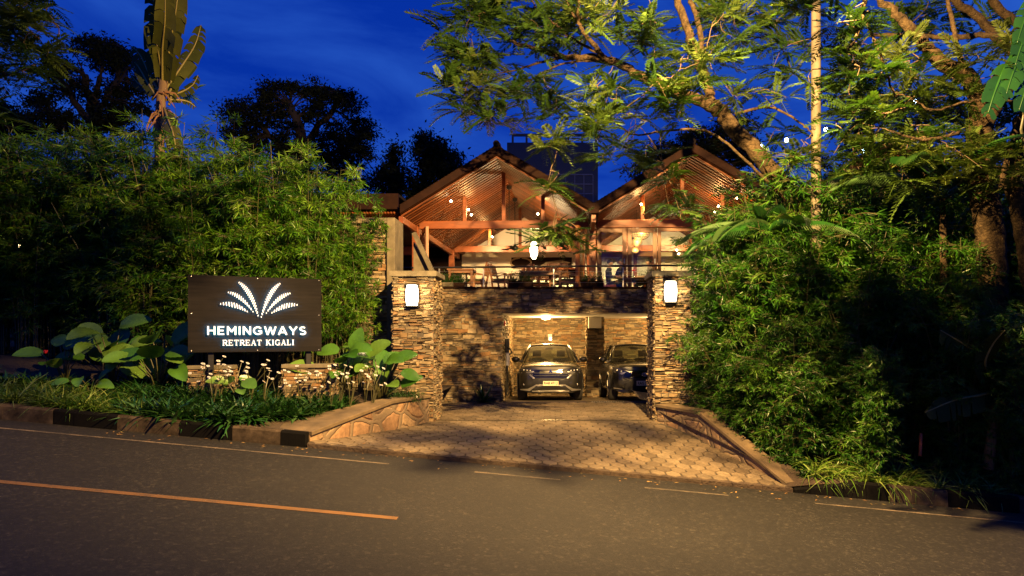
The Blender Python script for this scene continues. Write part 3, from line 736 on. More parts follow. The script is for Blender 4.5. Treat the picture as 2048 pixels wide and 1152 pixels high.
# serif capitals drawn stroke by stroke: thick and thin stems with slab serifs
SER = {
 'R': (.78, [((.16,0),(.16,1),.15),((.16,.96),(.45,.96),.07),((.16,.5),(.45,.5),.07),((.42,.5),(.72,.0),.14)], [(.16,0),(.16,1),(.76,0)], [((.44,.73),.22,.23,-95,95,.12)]),
 'E': (.74, [((.16,0),(.16,1),.15),((.16,.96),(.66,.96),.07),((.16,.51),(.5,.51),.06),((.16,.04),(.68,.04),.07),((.65,.78),(.65,.98),.05),((.67,.02),(.67,.24),.05),((.5,.40),(.5,.62),.05)], [(.12,0),(.12,1)], []),
 'T': (.74, [((.37,0),(.37,1),.15),((.04,.96),(.70,.96),.07),((.06,.76),(.06,.98),.06),((.68,.76),(.68,.98),.06)], [(.37,0)], []),
 'A': (.82, [((.12,0),(.40,1),.06),((.40,1),(.68,0),.15),((.22,.34),(.58,.34),.06)], [(.10,0),(.70,0)], []),
 'K': (.82, [((.16,0),(.16,1),.15),((.2,.42),(.62,.98),.07),((.36,.6),(.72,0),.15)], [(.16,0),(.16,1),(.74,0),(.64,1)], []),
 'I': (.40, [((.2,0),(.2,1),.15)], [(.2,0),(.2,1)], []),
 'G': (.86, [((.70,.02),(.70,.44),.13),((.72,.72),(.72,.96),.05)], [(.70,.44)], [((.43,.5),.35,.47,50,318,.12)]),
 'L': (.70, [((.16,0),(.16,1),.15),((.16,.04),(.64,.04),.07),((.64,.02),(.64,.28),.05)], [(.12,0),(.16,1)], []),
 ' ': (.42, [], [], [])}
def serif_text(txt, x0, x1, z0, z1, SER=SER, gap=.12):
    tot = sum(SER[c][0]+gap for c in txt)-gap; kx = (x1-x0)/tot; kz = z1-z0; mb = MB(); x = x0; q = 0
    for c in txt:
        w, st, sf, arcs = SER[c]; st = list(st)
        for (cx_, cy_), rx, ry, a0, a1, tw in arcs:
            n = 9; pr = None
            for i in range(n+1):
                a = math.radians(a0+(a1-a0)*i/n); p = (cx_+rx*math.cos(a), cy_+ry*math.sin(a))
                if pr: st.append((pr, p, tw))
                pr = p
        for sx_, sy_ in sf: st.append(((sx_-.15, abs(sy_-.025)), (sx_+.15, abs(sy_-.025)), .05))
        for a, b, tw in st:
            q += 1; y = -.058-.0003*(q % 7)
            A, B = Vector((x+a[0]*kx, z0+a[1]*kz)), Vector((x+b[0]*kx, z0+b[1]*kz)); d = (B-A).normalized(); n_ = Vector((-d.y, d.x))*tw*kz*.52
            P = [A+n_-d*.001, A-n_-d*.001, B-n_+d*.001, B+n_+d*.001]
            V = [(p.x, y, p.y) for p in P]+[(p.x, -.042, p.y) for p in P]
            mb.add(V, [(0,1,2,3),(0,4,5,1),(1,5,6,2),(2,6,7,3),(3,7,4,0)], .5, 0); mb.add(V[4:], [(0,1,2,3)], .5, 1)
        x += (w+gap)*kx
    return mb.build('lettering', [M['letter'], M['halo']], sign)
# sans capitals of even stroke
q_ = .165
SANS = {
 'H': (.84, [((.1,0),(.1,1),q_),((.74,0),(.74,1),q_),((.1,.5),(.74,.5),.15)], [], []),
 'E': (.74, [((.1,0),(.1,1),q_),((.04,.925),(.66,.925),.15),((.1,.5),(.60,.5),.15),((.04,.075),(.67,.075),.15)], [], []),
 'M': (.98, [((.1,0),(.1,1),q_),((.88,0),(.88,1),q_),((.1,.95),(.49,.36),.17),((.88,.95),(.49,.36),.17)], [], []),
 'I': (.24, [((.12,0),(.12,1),q_)], [], []),
 'N': (.88, [((.1,0),(.1,1),q_),((.78,0),(.78,1),q_),((.12,.95),(.76,.05),.18)], [], []),
 'G': (.98, [((.86,.44),(.86,.12),.17),((.54,.46),(.93,.46),.15)], [], [((.50,.5),.42,.43,38,330,.17)]),
 'W': (1.28, [((.06,1),(.36,.0),.17),((.36,0),(.64,.94),.16),((.64,.94),(.92,0),.16),((.92,0),(1.22,1),.17)], [], []),
 'A': (.98, [((.06,0),(.49,1),.18),((.49,1),(.92,0),.18),((.22,.29),(.76,.29),.14)], [], []),
 'Y': (.92, [((.06,1),(.46,.44),.18),((.86,1),(.46,.44),.18),((.46,.5),(.46,0),q_)], [], []),
 'S': (.78, [], [], [((.39,.735),.29,.20,35,265,.16),((.39,.27),.31,.21,90,-145,.16)])}
serif_text('HEMINGWAYS', SX(412.5), SX(609.5), SZ(510, 669.5), SZ(510, 652.8), SANS, .20)
serif_text('RETREAT KIGALI', SX(441.5), SX(584.5), SZ(510, 690.5), SZ(510, 679.5))
# stone plinths below it
for i, (px0, px1, yy, lab) in enumerate(((372, 452, 12.25, 'low ledge-stone plinth under the left half of the signboard'), (563, 662, 12.75, 'low ledge-stone plinth under the right half of the signboard'))):
    a, b = at(px0, 720, yy), at(px1, 725, yy)
    t = thing('stone_plinth', lab, 'plinth', ((a.x+b.x)/2, yy+.25, .2), math.radians(12), group='plinths of the signboard'); w = (b.x-a.x)/2
    stone_block('stone_face', (-w, -.2, -.2), (w, .2, .98), t, 'flr')
    mb = MB(); mb.bevbox((-w-.03, -.24, .98), (w+.03, .24, 1.05), .01); mb.build('coping', M['concrete'], t)

# ---------------------------------------------------------------- cars
def build_car(name, label, X, Y, rz, pm, style):
    t = thing(name, label, 'car', (X, Y, -.06*(Y-FY)), rot=(math.radians(-3.4), 0, rz)); t.scale = (1, 1, 1.05)
    def nose(x, z): return .26*(abs(x)/.88)**4.5 + .12*((z-.62)/.4)**2*(1 if z > .62 else .5)
    # body shell: stations along the length, y to the rear
    st = [(.02,.66,.34,.80),(.10,.78,.26,.88),(.26,.87,.22,.94),(.60,.905,.21,.985),(1.0,.91,.21,1.02),(1.30,.91,.21,1.06),(2.2,.915,.21,1.08),(3.4,.915,.22,1.09),(4.1,.90,.25,1.09),(4.45,.86,.30,1.06),(4.6,.76,.42,.98)]
    V = []
    for y, hw_, zb, zt in st:
        half = [(0,zb),(hw_*.8,zb),(hw_*.97,zb+.09),(hw_,zb+.26),(hw_*1.0,zb+.44),(hw_*.985,zt-.13),(hw_*.93,zt-.05),(hw_*.80,zt-.012),(hw_*.72,zt+.012),(hw_*.40,zt+.030),(0,zt+.034)]
        V += [(x, y, z) for x, z in half] + [(-x, y, z) for x, z in half[-2:0:-1]]
    k = 20; n = len(st)
    Fq = [(i*k+j, (i+1)*k+j, (i+1)*k+(j+1)%k, i*k+(j+1)%k) for i in range(n-1) for j in range(k)]
    mb = MB(); mb.add(V, Fq+[tuple(range(k)), tuple(range((n-1)*k, n*k))[::-1]]); b = mb.build('body', pm, t, smooth=True, recalc=True)
    s = b.modifiers.new('smooth', 'SUBSURF'); s.levels = s.render_levels = 2
    # front panels laid on the nose
    def panel(nm, poly, m, off=.012, dep=.05, parent=t, label=None):
        cx_ = sum(p[0] for p in poly)/len(poly); cz = sum(p[1] for p in poly)/len(poly)
        P = []
        for (a, c), (d, e) in zip(poly, poly[1:]+poly[:1]):
            kk = max(1, int(math.hypot(d-a, e-c)/.06)); P += [(a+(d-a)*i/kk, c+(e-c)*i/kk) for i in range(kk)]
        N = len(P); rings = []
        for f in (1, .66, .33): rings.append([(cx_+(x-cx_)*f, cz+(z-cz)*f) for x, z in P])
        V = []
        for r in rings: V += [(x, nose(x, z)-off, z) for x, z in r]
        V.append((cx_, nose(cx_, cz)-off, cz)); V += [(x, nose(x, z)+dep, z) for x, z in rings[0]]
        Fq = [(q*N+i, q*N+(i+1)%N, (q+1)*N+(i+1)%N, (q+1)*N+i) for q in (0, 1) for i in range(N)] + [(2*N+i, 2*N+(i+1)%N, 3*N) for i in range(N)]
        Fq += [(i, 3*N+1+i, 3*N+1+(i+1)%N, (i+1)%N) for i in range(N)]
        mb = MB(); mb.add(V, Fq); o = mb.build(nm, m, parent, smooth=False, recalc=True); return o
    mir = lambda P: [(-x, z) for x, z in P][::-1]
    # one closed front fascia, hood edge to bumper
    panel('front_bumper', [(-.86,.30),(-.60,.22),(.60,.22),(.86,.30),(.885,.56),(.86,.84),(.5,.90),(-.5,.90),(-.86,.84),(-.885,.56)], pm, .0, .3)
    chrome = M['steel']; blk = M['gloss']
    if style == 'grey':
        panel('grille', [(-.50,.62),(.50,.62),(.46,.83),(-.46,.83)], blk, .014)
        panel('lower_grille', [(-.58,.33),(.58,.33),(.46,.60),(-.46,.60)], M['black'], .016)
        for sg in (lambda P: P, mir):
            hl = panel('headlight', sg([(.44,.78),(.50,.72),(.84,.80),(.86,.86),(.48,.845)]), M['headglass'], .018)
            for q in range(3):
                xx = sg([(.56+.09*q, .80)])[0]; mb = MB(); mb.ellip((xx[0], nose(*xx)-.02, xx[1]-.0+.008*q), (.022,.012,.022), 10, 6); mb.build('bulb', chrome, hl)
            panel('chrome_trim', sg([(.46,.76),(.80,.73),(.82,.755),(.47,.785)]), chrome, .026, .02)
            panel('chrome_trim', sg([(.44,.60),(.56,.70),(.60,.69),(.48,.58)]), chrome, .028, .02)
            fl = panel('fog_light', sg([(.60,.36),(.80,.38),(.83,.52),(.66,.50)]), M['black'], .018)
            xx = sg([(.73,.44)])[0]; mb = MB(); mb.ellip((xx[0], nose(*xx)-.022, xx[1]), (.035,.015,.035), 10, 6); mb.build('bulb', chrome, fl)
            panel('skid_trim', sg([(.40,.40),(.47,.40),(.60,.30),(.84,.315),(.84,.29),(.58,.265)]), M['silver'], .030, .02)
        panel('skid_plate', [(-.47,.40),(-.40,.44),(.40,.44),(.47,.40)], M['silver'], .032, .02)
        panel('skid_plate', [(-.50,.245),(.50,.245),(.52,.275),(-.52,.275)], M['silver'], .030, .02)
        for z in (.66, .73): panel('grille_bar', [(-.46,z),(.46,z),(.46,z+.014),(-.46,z+.014)], M['metal_dark'], .022, .02)
        mb = MB()                                       # three rhombs meeting at a point
        for a in (90, 210, 330):
            d = Vector((math.cos(math.radians(a)), math.sin(math.radians(a)))); l = .062; e1 = d
            p1 = Vector((math.cos(math.radians(a+30)), math.sin(math.radians(a+30))))*l*.577; p2 = Vector((math.cos(math.radians(a-30)), math.sin(math.radians(a-30))))*l*.577
            P = [Vector((0, 0)), p2, d*l, p1]
            V = [(p.x*.97, -.050, .785+p.y*.97) for p in P]+[(p.x, .05, .785+p.y) for p in P]
            mb.add(V, [(0,1,2,3)]+[(i, i+4, (i+1)%4+4, (i+1)%4) for i in range(4)])
        mb.build('emblem', M['chrome'], t, recalc=True)
        px_, pz, pt = 0.0, .465, 'RAB 471 J'
    else:
        panel('grille', [(-.60,.62),(.60,.62),(.52,.80),(-.52,.80)], blk, .014)
        panel('lower_grille', [(-.52,.28),(.52,.28),(.62,.60),(-.62,.60)], M['black'], .016)
        for sg in (lambda P: P, mir):
            hl = panel('headlight', sg([(.50,.78),(.62,.70),(.84,.78),(.87,.90),(.80,.90)]), M['headglass'], .018)
            for q in range(2):
                xx = sg([(.64+.11*q, .78+.03*q)])[0]; mb = MB(); mb.ellip((xx[0], nose(*xx)-.02, xx[1]), (.03,.014,.026), 10, 6); mb.build('bulb', chrome, hl)
            panel('chrome_trim', sg([(.52,.765),(.63,.69),(.84,.765),(.84,.78),(.63,.705)]), chrome, .026, .02)
            panel('chrome_trim', sg([(.72,.44),(.755,.44),(.79,.60),(.77,.60)]), chrome, .028, .02)
            panel('fog_light', sg([(.66,.36),(.82,.38),(.84,.56),(.74,.54)]), M['black'], .018)
            panel('skid_trim', sg([(.62,.30),(.84,.33),(.84,.355),(.62,.325)]), M['silver'], .030, .02)
        mb = MB()                                       # three nested ovals
        for cx_, cz, rx, rz_ in ((0, .70, .085, .058), (0, .70, .028, .050), (0, .728, .05, .02)):
            mb.tube([(cx_+rx*math.cos(2*math.pi*i/24), -.036, cz+rz_*math.sin(2*math.pi*i/24)) for i in range(25)], .008, 6)
        mb.build('emblem', M['chrome'], t)
        px_, pz, pt = 0.0, .47, 'RAG 97'
    np_ = thing('number_plate', None, None, (px_, -.055, pz)); np_.parent = t
    w = .21 if style == 'grey' else .24
    mb = MB(); mb.bevbox((-w, -.004, -.062), (w, .004, .062), .006); o = mb.build('plate', M['plate'], np_)
    put_text('characters', text_mesh(pt, .1, .002, .003), M['black'], np_, (0, -.007, 0), (-w*.86, w*(.86 if style == 'grey' else .35), -.04, .04))
    # greenhouse
    cow = (1.18, 1.075, .80); wt = (2.02, 1.565, .585); rf = (2.7, 1.635, .60); rr = (3.95, 1.60, .585); rb = (4.40, 1.10, .77)
    def roofz(x, h): return h-.05*(abs(x)/.6)**2.5
    V = []; rows = [(wt[0]-.03, wt[1], wt[2]), (2.3, 1.615, .60), rf, (3.4, 1.63, .60), rr, (4.12, 1.57, .57)]
    for y, h, w_ in rows: V += [(w_*(i/5-1), y+.06*(i/5-1)**2, roofz(w_*(i/5-1), h)) for i in range(11)]
    mb = MB(); mb.add(V, [(i*11+j, i*11+j+1, (i+1)*11+j+1, (i+1)*11+j) for i in range(5) for j in range(10)])
    r_ = mb.build('roof', pm, t, smooth=True, recalc=True); sm = r_.modifiers.new('thick', 'SOLIDIFY'); sm.thickness = .03
    def curved(nm, a, b, m, bow=.10, n=10):
        V = []
        for q in range(5):
            f = q/4; y = a[0]+(b[0]-a[0])*f; z = a[1]+(b[1]-a[1])*f+.03*math.sin(math.pi*f); w_ = a[2]+(b[2]-a[2])*f
            V += [(w_*(i/n*2-1), y+bow*(i/n*2-1)**2, z-.03*(i/n*2-1)**2*f) for i in range(n+1)]
        mb = MB(); mb.add(V, [(q*(n+1)+i, q*(n+1)+i+1, (q+1)*(n+1)+i+1, (q+1)*(n+1)+i) for q in range(4) for i in range(n)])
        return mb.build(nm, m, t, smooth=True)
    curved('windscreen', (cow[0]-.06, cow[1], cow[2]), (wt[0]-.03, wt[1]-.012, wt[2]), M['car_glass'])
    curved('rear_window', (rb[0], rb[1]+.05, rb[2]), (4.10, 1.56, .57), M['car_glass'], -.06)
    for sg in (-1, 1):
        mb = MB(); mb.tube([(sg*.83, cow[0]+.06, cow[1]-.02), (sg*.715, 1.62, 1.35), (sg*.605, wt[0]+.03, wt[1]-.05), (sg*.60, 2.7, 1.595), (sg*.585, 3.95, 1.555), (sg*.70, 4.25, 1.3), (sg*.79, 4.4, 1.08)], .034, 8); mb.build('window_pillar', pm, t, smooth=True)
        mb = MB(); mb.add([(sg*.835,1.30,1.07),(sg*.84,4.3,1.09),(sg*.605,4.0,1.55),(sg*.61,2.1,1.545)], [(0,1,2,3)]); mb.build('side_window', M['car_glass'], t)
        mb = MB(); mb.tube([(sg*.85, 2.9, 1.06), (sg*.61, 2.9, 1.58)], .03, 6); mb.build('window_pillar', M['black'], t)
        mr_ = MB(); mr_.ellip((sg*1.0, 1.42, 1.13), (.125, .075, .085), 14, 10); m_ = mr_.build('wing_mirror', pm, t, smooth=True)
        mb = MB(); mb.beam((sg*.84, 1.40, 1.06), (sg*.93, 1.41, 1.085), .05, .05); mb.build('mirror_arm', M['black'], m_)
        for y in (.86, 3.55):
            wh = thing('wheel', None, None, (sg*.80, y, .345)); wh.parent = t
            prof = [(.20,-.115),(.30,-.12),(.335,-.105),(.345,-.05),(.345,.05),(.335,.105),(.30,.12),(.20,.115)]
            mb = MB(); mb.lathe(prof, n=28, axis='x'); mb.build('tyre', M['rubber'], wh, smooth=True)
            mb = MB(); mb.lathe([(.205, sg*.10), (.20, sg*.122), (.16, sg*.105), (.05, sg*.10), (.045, sg*.115)] if sg > 0 else [(.045,-.115),(.05,-.10),(.16,-.105),(.20,-.122),(.205,-.10)], n=20, axis='x')
            for q in range(5):
                a = q*2*math.pi/5; mb.beam((sg*.118, .04*math.cos(a), .04*math.sin(a)), (sg*.118, .2*math.cos(a), .2*math.sin(a)), .05, .02)
            mb.build('rim', M['silver'], wh)
            mb = MB(); mb.tube([(sg*.915, y+.40*math.cos(math.pi*i/12), .345+.40*math.sin(math.pi*i/12)) for i in range(13)], .03, 6); mb.build('wheel_arch', M['black'], t)
        mb = MB()                                        # front seat with head rest
        mb.bevbox((sg*.38-.25, 2.25, .45), (sg*.38+.25, 2.8, .66), .05); mb.bevbox((sg*.38-.24, 2.70, .6), (sg*.38+.24, 2.85, 1.20), .06); mb.bevbox((sg*.38-.13, 2.74, 1.24), (sg*.38+.13, 2.84, 1.43), .04)
        mb.build('seat', M['black'], t)
    mb = MB(); mb.bevbox((-.76, 1.35, .9), (.76, 1.75, 1.06), .05); mb.build('dashboard', M['black'], t)
    mb = MB(); mb.tube([(-.38+.19*math.cos(2*math.pi*i/20), 1.9+.05*math.sin(2*math.pi*i/20), 1.02+.17*math.sin(2*math.pi*i/20)) for i in range(21)], .018, 6); mb.build('steering_wheel', M['black'], t)
    mb = MB(); mb.bevbox((-.12, 2.02, 1.43), (.12, 2.06, 1.51), .02); mb.build('rear_view_mirror', M['black'], t)
    mb = MB()
    for sg in (-1, 1): mb.tube([(sg*.62, 1.03, 1.085), (sg*.1, 1.10, 1.115)], .012, 6)
    mb.build('wiper', M['black'], t)
    return t
M['gloss'] = mat('gloss_black', (.006,.006,.007), rough=.12, coat=.6)
M['headglass'] = mat('headlight_lens', (.03,.03,.035), rough=.06, spec=.9, coat=1)
M['silver'] = mat('silver_trim', (.42,.40,.36), rough=.35, metal=.7)
M['chrome'] = mat('chrome', (.75,.75,.72), rough=.12, metal=1)
M['plate'] = mat('number_plate_yellow', (.70,.62,.42), (.6,.52,.34), scale=10, rough=.5)
build_car('parked_car', 'dark grey sport utility car parked nose-out under the garage light', .02, 18.72, math.radians(1.2), M['paint_grey'], 'grey')
build_car('parked_car', 'black sport utility car half hidden by the right gate pillar', 2.62, 18.8, math.radians(1.5), M['paint_black'], 'black')

# ---------------------------------------------------------------- terrace railing
t = thing('terrace_railing', 'slim metal railing with steel wires along the terrace edge', 'railing', (0, 18.5, TZ+.05))
mb = MB(); mb.tube([(-4.0, 0, .52), (6.5, -.35, .58)], .026, 8); mb.build('handrail', M['metal_dark'], t)
for x in (-3.0, -1.80, .10, 1.98, 3.9, 5.6):
    mb = MB(); mb.bevbox((x-.018, -.025-.03*x*.0, -.02), (x+.018, .02, .55), .004); mb.build('post', M['steel'], t)
for z in (.12, .22, .32, .42):
    mb = MB(); mb.tube([(-4.0, 0, z), (6.4, 0, z)], .004, 5); mb.build('wire', M['steel'], t)

# ---------------------------------------------------------------- terrace furniture
def make_chair():
    t = thing('wooden_armchair', '', 'chair'); w = .27
    for sx_ in (-1, 1):
        mb = MB(); mb.bevbox((sx_*w-.025, -.27, 0), (sx_*w+.025, -.22, .66), .006); mb.build('leg', M['chair_wood'], t)
        mb = MB(); mb.beam((sx_*w, .22, 0), (sx_*w, .25, .45), .05, .055, up=(0,1,0)); mb.beam((sx_*w, .25, .45), (sx_*w, .40, 1.0), .05, .055, up=(0,1,0)); mb.build('rear_leg', M['chair_wood'], t)
        mb = MB()
        for a, b in zip([(-.31,.66),(-.1,.69),(.12,.665)], [(-.1,.69),(.12,.665),(.31,.61)]): mb.beam((sx_*w, a[0], a[1]), (sx_*w, b[0], b[1]), .06, .03)
        mb.build('armrest', M['chair_wood'], t)
    mb = MB(); mb.bevbox((-w, -.26, .36), (w, .24, .43), .01); mb.build('seat', M['chair_wood'], t)
    mb = MB(); mb.bevbox((-w+.02, -.26, .435), (w-.02, .22, .50), .025); mb.build('cushion', M['cushion'], t)
    mb = MB()
    for z, y in ((.94, .385), (.60, .29)): mb.bevbox((-w, y-.02, z), (w, y+.015, z+.07), .006)
    for i in range(9):
        x = -w+.06+i*(2*w-.12)/8; mb.beam((x, .30, .62), (x, .39, .97), .022, .018, up=(0,1,0))
    mb.build('backrest', M['chair_wood'], t)
    return t
def place(src, first, loc, rz, label, group=None, sc=1):
    o = src if first else copy_tree(src); o.location = loc; o.rotation_euler.z = rz; o['label'] = label; o.scale = (sc,)*3
    if group: o['group'] = group
    return o
P2 = math.pi/2
chair = make_chair()
for i, (px, Y, rz, lab) in enumerate([
    (953, 21.0, -P2-.15, 'wooden armchair with green cushion beside the left terrace table'),
    (1003, 19.6, P2-.35, 'low-set wooden armchair seen from its side near the middle planter'),
    (1034, 21.3, -P2+.2, 'wooden armchair at the left end of the long dining table'),
    (1137, 20.9, -P2-.1, 'wooden armchair pulled out at the right end of the long dining table'),
    (1062, 22.2, 0.05, 'wooden armchair on the far side of the long dining table, left one'),
    (1092, 22.3, -.05, 'wooden armchair on the far side of the long dining table, right one'),
    (1118, 21.4, math.pi-.06, 'slat-backed wooden armchair with its back to the road')]):
    p = at(px, 560, Y); zz = TZ-.04 if i != 1 else TZ-.26
    place(chair, i == 0, (p.x, Y, TZ-.04), rz, lab, 'wooden armchairs on the terrace', 1 if i != 1 else .8)
def make_table(w, d, h, m, nm, lab):
    t = thing(nm, lab, 'table')
    mb = MB(); mb.bevbox((-w/2, -d/2, h-.04), (w/2, d/2, h), .008); mb.build('tabletop', m, t)
    mb = MB(); mb.box((-w/2+.06, -d/2+.06, h-.12), (w/2-.06, d/2-.06, h-.041)); mb.build('apron', m, t)
    for a in (-1, 1):
        for b in (-1, 1): mb = MB(); mb.bevbox((a*(w/2-.07)-.035, b*(d/2-.07)-.035, 0), (a*(w/2-.07)+.035, b*(d/2-.07)+.035, h-.041), .006); mb.build('leg', m, t)
    return t
p = at(924, 545, 20.2); make_table(.78, .78, .72, M['chair_wood'], 'dining_table', 'small square wooden table at the left end of the terrace').location = (p.x, 20.2, TZ-.04)
p = at(1082, 545, 21.0); tb = make_table(1.3, .8, .74, M['chair_wood'], 'dining_table', 'long wooden dining table laid with jars in the open gable'); tb.location = (p.x, 21.0, TZ-.04)
LTAB = (p.x, 21.0, TZ+.70)
p = at(1270, 555, 23.0); make_table(.86, .75, .50+.2, M['timber_dark'], 'dining_table', 'dark wooden table between the seated diners').location = (p.x, 23.0, TZ-.04); DT = (p.x, 23.0, TZ+.66)
jar_m = mat('terracotta_jar', (.33,.13,.06), rough=.5)
for i in range(8):
    t = MB(); r = .035+.01*(i % 3); h = .12+.05*((i*7) % 3)
    t.lathe([(r*.7, 0), (r, h*.3), (r*.9, h*.7), (r*.5, h*.85), (r*.6, h)], n=12); o = t.build('jar', jar_m, smooth=True)
    o.location = (LTAB[0]-.5+.14*i, LTAB[1]-.1+.2*((i*5) % 3-1), LTAB[2]); tag(o, 'small terracotta jar standing on the long dining table', 'jar', 'jars on the long table')
t = thing('flower_vase', 'small vase holding one red rose on the dark dining table', 'vase', (DT[0]-.08, DT[1]-.1, DT[2]))
mb = MB(); mb.lathe([(.03,0),(.04,.06),(.02,.12),(.025,.15)], n=12); mb.build('vase', M['glass'], t, smooth=True)
mb = MB(); mb.tube([(0,0,.02),(.01,0,.24)], .005, 5); mb.build('stem', M['border'], t)
mb = MB()
for k in range(3): mb.ellip((.01+.02*math.cos(k*2.1), .02*math.sin(k*2.1), .26), (.03,.03,.03), 8, 6)
mb.build('bloom', M['redpetal'], t)
for k in range(2):
    mb = MB(); mb.lathe([(.03,0),(.035,.005),(.005,.02),(.005,.08),(.03,.11),(.034,.15)], n=12); o = mb.build('wine_glass', M['glass'], smooth=True); o.location = (DT[0]+.12+.09*k, DT[1]-.12, DT[2])
    tag(o, 'clear stemmed glass on the dark dining table', 'glass', 'glasses on the dark table')
# upholstered dining chair
t = thing('upholstered_chair', 'orange upholstered dining chair seating the diner in green', 'chair', (*at(1216, 560, 23.2).xy, TZ-.04), P2)
mb = MB(); mb.bevbox((-.25, -.26, .38), (.25, .24, .48), .03); mb.build('seat', M['orange_cloth'], t)
mb = MB()
pr = [(.20,.46),(.26,.72),(.31,.95),(.27,.97),(.21,.74),(.13,.48)]
mb.add([(-.25,y,z) for y,z in pr]+[(.25,y,z) for y,z in pr], [tuple(range(6)), tuple(range(11,5,-1))]+[(i,6+i,6+(i+1)%6,(i+1)%6) for i in range(6)]); mb.build('backrest', M['orange_cloth'], t, recalc=True)
for a in (-1,1):
    for b in (-.22,.2): mb = MB(); mb.bevbox((a*.22-.02,b-.02,0),(a*.22+.02,b+.02,.38),.005); mb.build('leg', M['timber_dark'], t)
c2 = copy_tree(t); p = at(1302, 560, 23.1); c2.location = (p.x, 23.15, TZ-.04); c2.rotation_euler.z = -P2; c2['label'] = 'orange upholstered dining chair behind the right gate pillar'
# servery counter with lit wavy lattice panels
t = thing('servery_counter', 'wooden counter with backlit wavy lattice panels inside the open gable', 'counter', (*at(1105, 560, 23.4).xy, TZ-.04), UPR)
mb = MB(); mb.bevbox((-1.05, -.3, 1.0), (1.05, .3, 1.06), .01); mb.build('countertop', M['timber'], t)
mb = MB(); mb.box((-1.0, -.22, 0), (1.0, .26, .995)); mb.build('cabinet', M['timber_dark'], t)
M['backlit'] = emit('backlit_panel', (1, .80, .28), 2.2)
for x in (-.45, .05, .5):
    mb = MB(); mb.box((x-.2, -.235, .08), (x+.2, -.222, .72)); o = mb.build('lit_panel', M['backlit'], t)
    mb = MB()
    for k in range(10): mb.tube([(x-.2+.4*i/12, -.245, .10+.066*k+.018*math.sin(i*1.3+k)) for i in range(13)], .012, 5)
    mb.build('lattice', M['timber_dark'], o)
# shelves with bottles against the back wall
t = thing('wall_shelf', 'small wooden wall shelf of bottles on the cream back wall', 'shelf', upt((1.35, 7.66, 2.45)), UPR)
for z in (0, .30): mb = MB(); mb.bevbox((-.42, -.1, z), (.42, .08, z+.03), .005); mb.build('board', M['timber'], t)
for x in (-.42, .40): mb = MB(); mb.bevbox((x, -.1, -.1), (x+.025, .08, .42), .005); mb.build('upright', M['timber'], t)
bm_ = [mat('amber_bottle', (.2,.07,.015), rough=.15), mat('green_bottle', (.03,.07,.02), rough=.15)]
for k in range(10):
    mb = MB(); mb.lathe([(.028,0),(.03,.02),(.03,.13),(.012,.17),(.012,.22)], n=10); o = mb.build('bottle', bm_[k % 2], smooth=True)
    o.location = upt((1.02+.155*(k % 5), 7.64, 2.48+.30*(k//5))); tag(o, 'small dark bottle standing on the wall shelf', 'bottle', 'bottles on the wall shelf')
# long wall art
t = thing('wall_art', 'long dark abstract wood panel hung on the cream back wall', 'artwork', upt((.72, 7.70, 1.55)), UPR)
mb = MB(); mb.bevbox((-1.25, -.02, 0), (1.25, .04, .44), .01); mb.build('panel', M['timber_dark'], t)
mb = MB(); mb.tube([(-.85+.42*math.cos(2*math.pi*i/30), -.03, .22+.2*math.sin(2*math.pi*i/30)) for i in range(8, 38)], .035, 6); mb.build('carved_ring', mat('pale_wood', (.5,.36,.2)), t)
mb = MB(); mb.add([(-.1,-.03,.06),(.9,-.03,.10),(1.2,-.03,.22),(.8,-.03,.34),(.2,-.03,.25)], [(0,1,2,3,4)]); mb.build('carved_inlay', mat('pale_wood_inlay', (.42,.3,.16)), t)
# planters along the terrace edge
def agave_mb(seed, n=26, L_=.34, w=.035):
    r = random.Random(seed); pos, d, ln = [], [], []
    for i in range(n):
        a = r.uniform(0, 2*math.pi); e = r.uniform(.25, 1.35); pos.append((0, 0, 0)); d.append((math.cos(a)*math.cos(e), math.sin(a)*math.cos(e), math.sin(e))); ln.append(L_*r.uniform(.7, 1.1))
    return pos, d, ln
# ---------------------------------------------------------------- foliage tools
def unit(a): return a/np.maximum(np.linalg.norm(a, axis=-1, keepdims=True), 1e-9)
def frames(d, up=None, roll=0.0, r=nprng):
    d = unit(np.asarray(d, float)); n = len(d)
    u = np.tile([0., 0., 1.], (n, 1)) if up is None else np.asarray(up, float)
    u = u + r.normal(0, roll, (n, 3)) if roll else u
    s = np.cross(d, u); bad = np.linalg.norm(s, axis=1) < 1e-3; s[bad] = [1, 0, 0]; s = unit(s); nn = np.cross(s, d)
    return s, d, nn
def place_t(mb, T, Fs, pos, d, L_, wid=None, up=None, roll=0.0, tone=None, mi=0):
    # T: template vertices (x across, y along 0..1, z normal); one copy per position
    T = np.asarray(T, float); pos = np.asarray(pos, float); n, k = len(pos), len(T)
    if n == 0: return
    L_ = np.broadcast_to(np.asarray(L_, float), (n,)); wid = L_ if wid is None else np.broadcast_to(np.asarray(wid, float), (n,))
    s, d, nn = frames(d, up, roll)
    V = pos[:, None, :] + s[:, None, :]*(T[None, :, 0:1]*wid[:, None, None]) + d[:, None, :]*(T[None, :, 1:2]*L_[:, None, None]) + nn[:, None, :]*(T[None, :, 2:3]*L_[:, None, None])
    Fs = np.asarray(Fs); FF = (Fs[None] + (np.arange(n)*k)[:, None, None]).reshape(-1, Fs.shape[1])
    tone = nprng.random(n) if tone is None else np.broadcast_to(np.asarray(tone, float), (n,))
    mb.add(V.reshape(-1, 3), FF, np.repeat(np.clip(tone, 0, 1), len(Fs)), mi)
LEAF = ([(0,0,0),(.5,.42,-.02),(0,1,-.10),(-.5,.42,-.02)], [(0,1,2,3)])
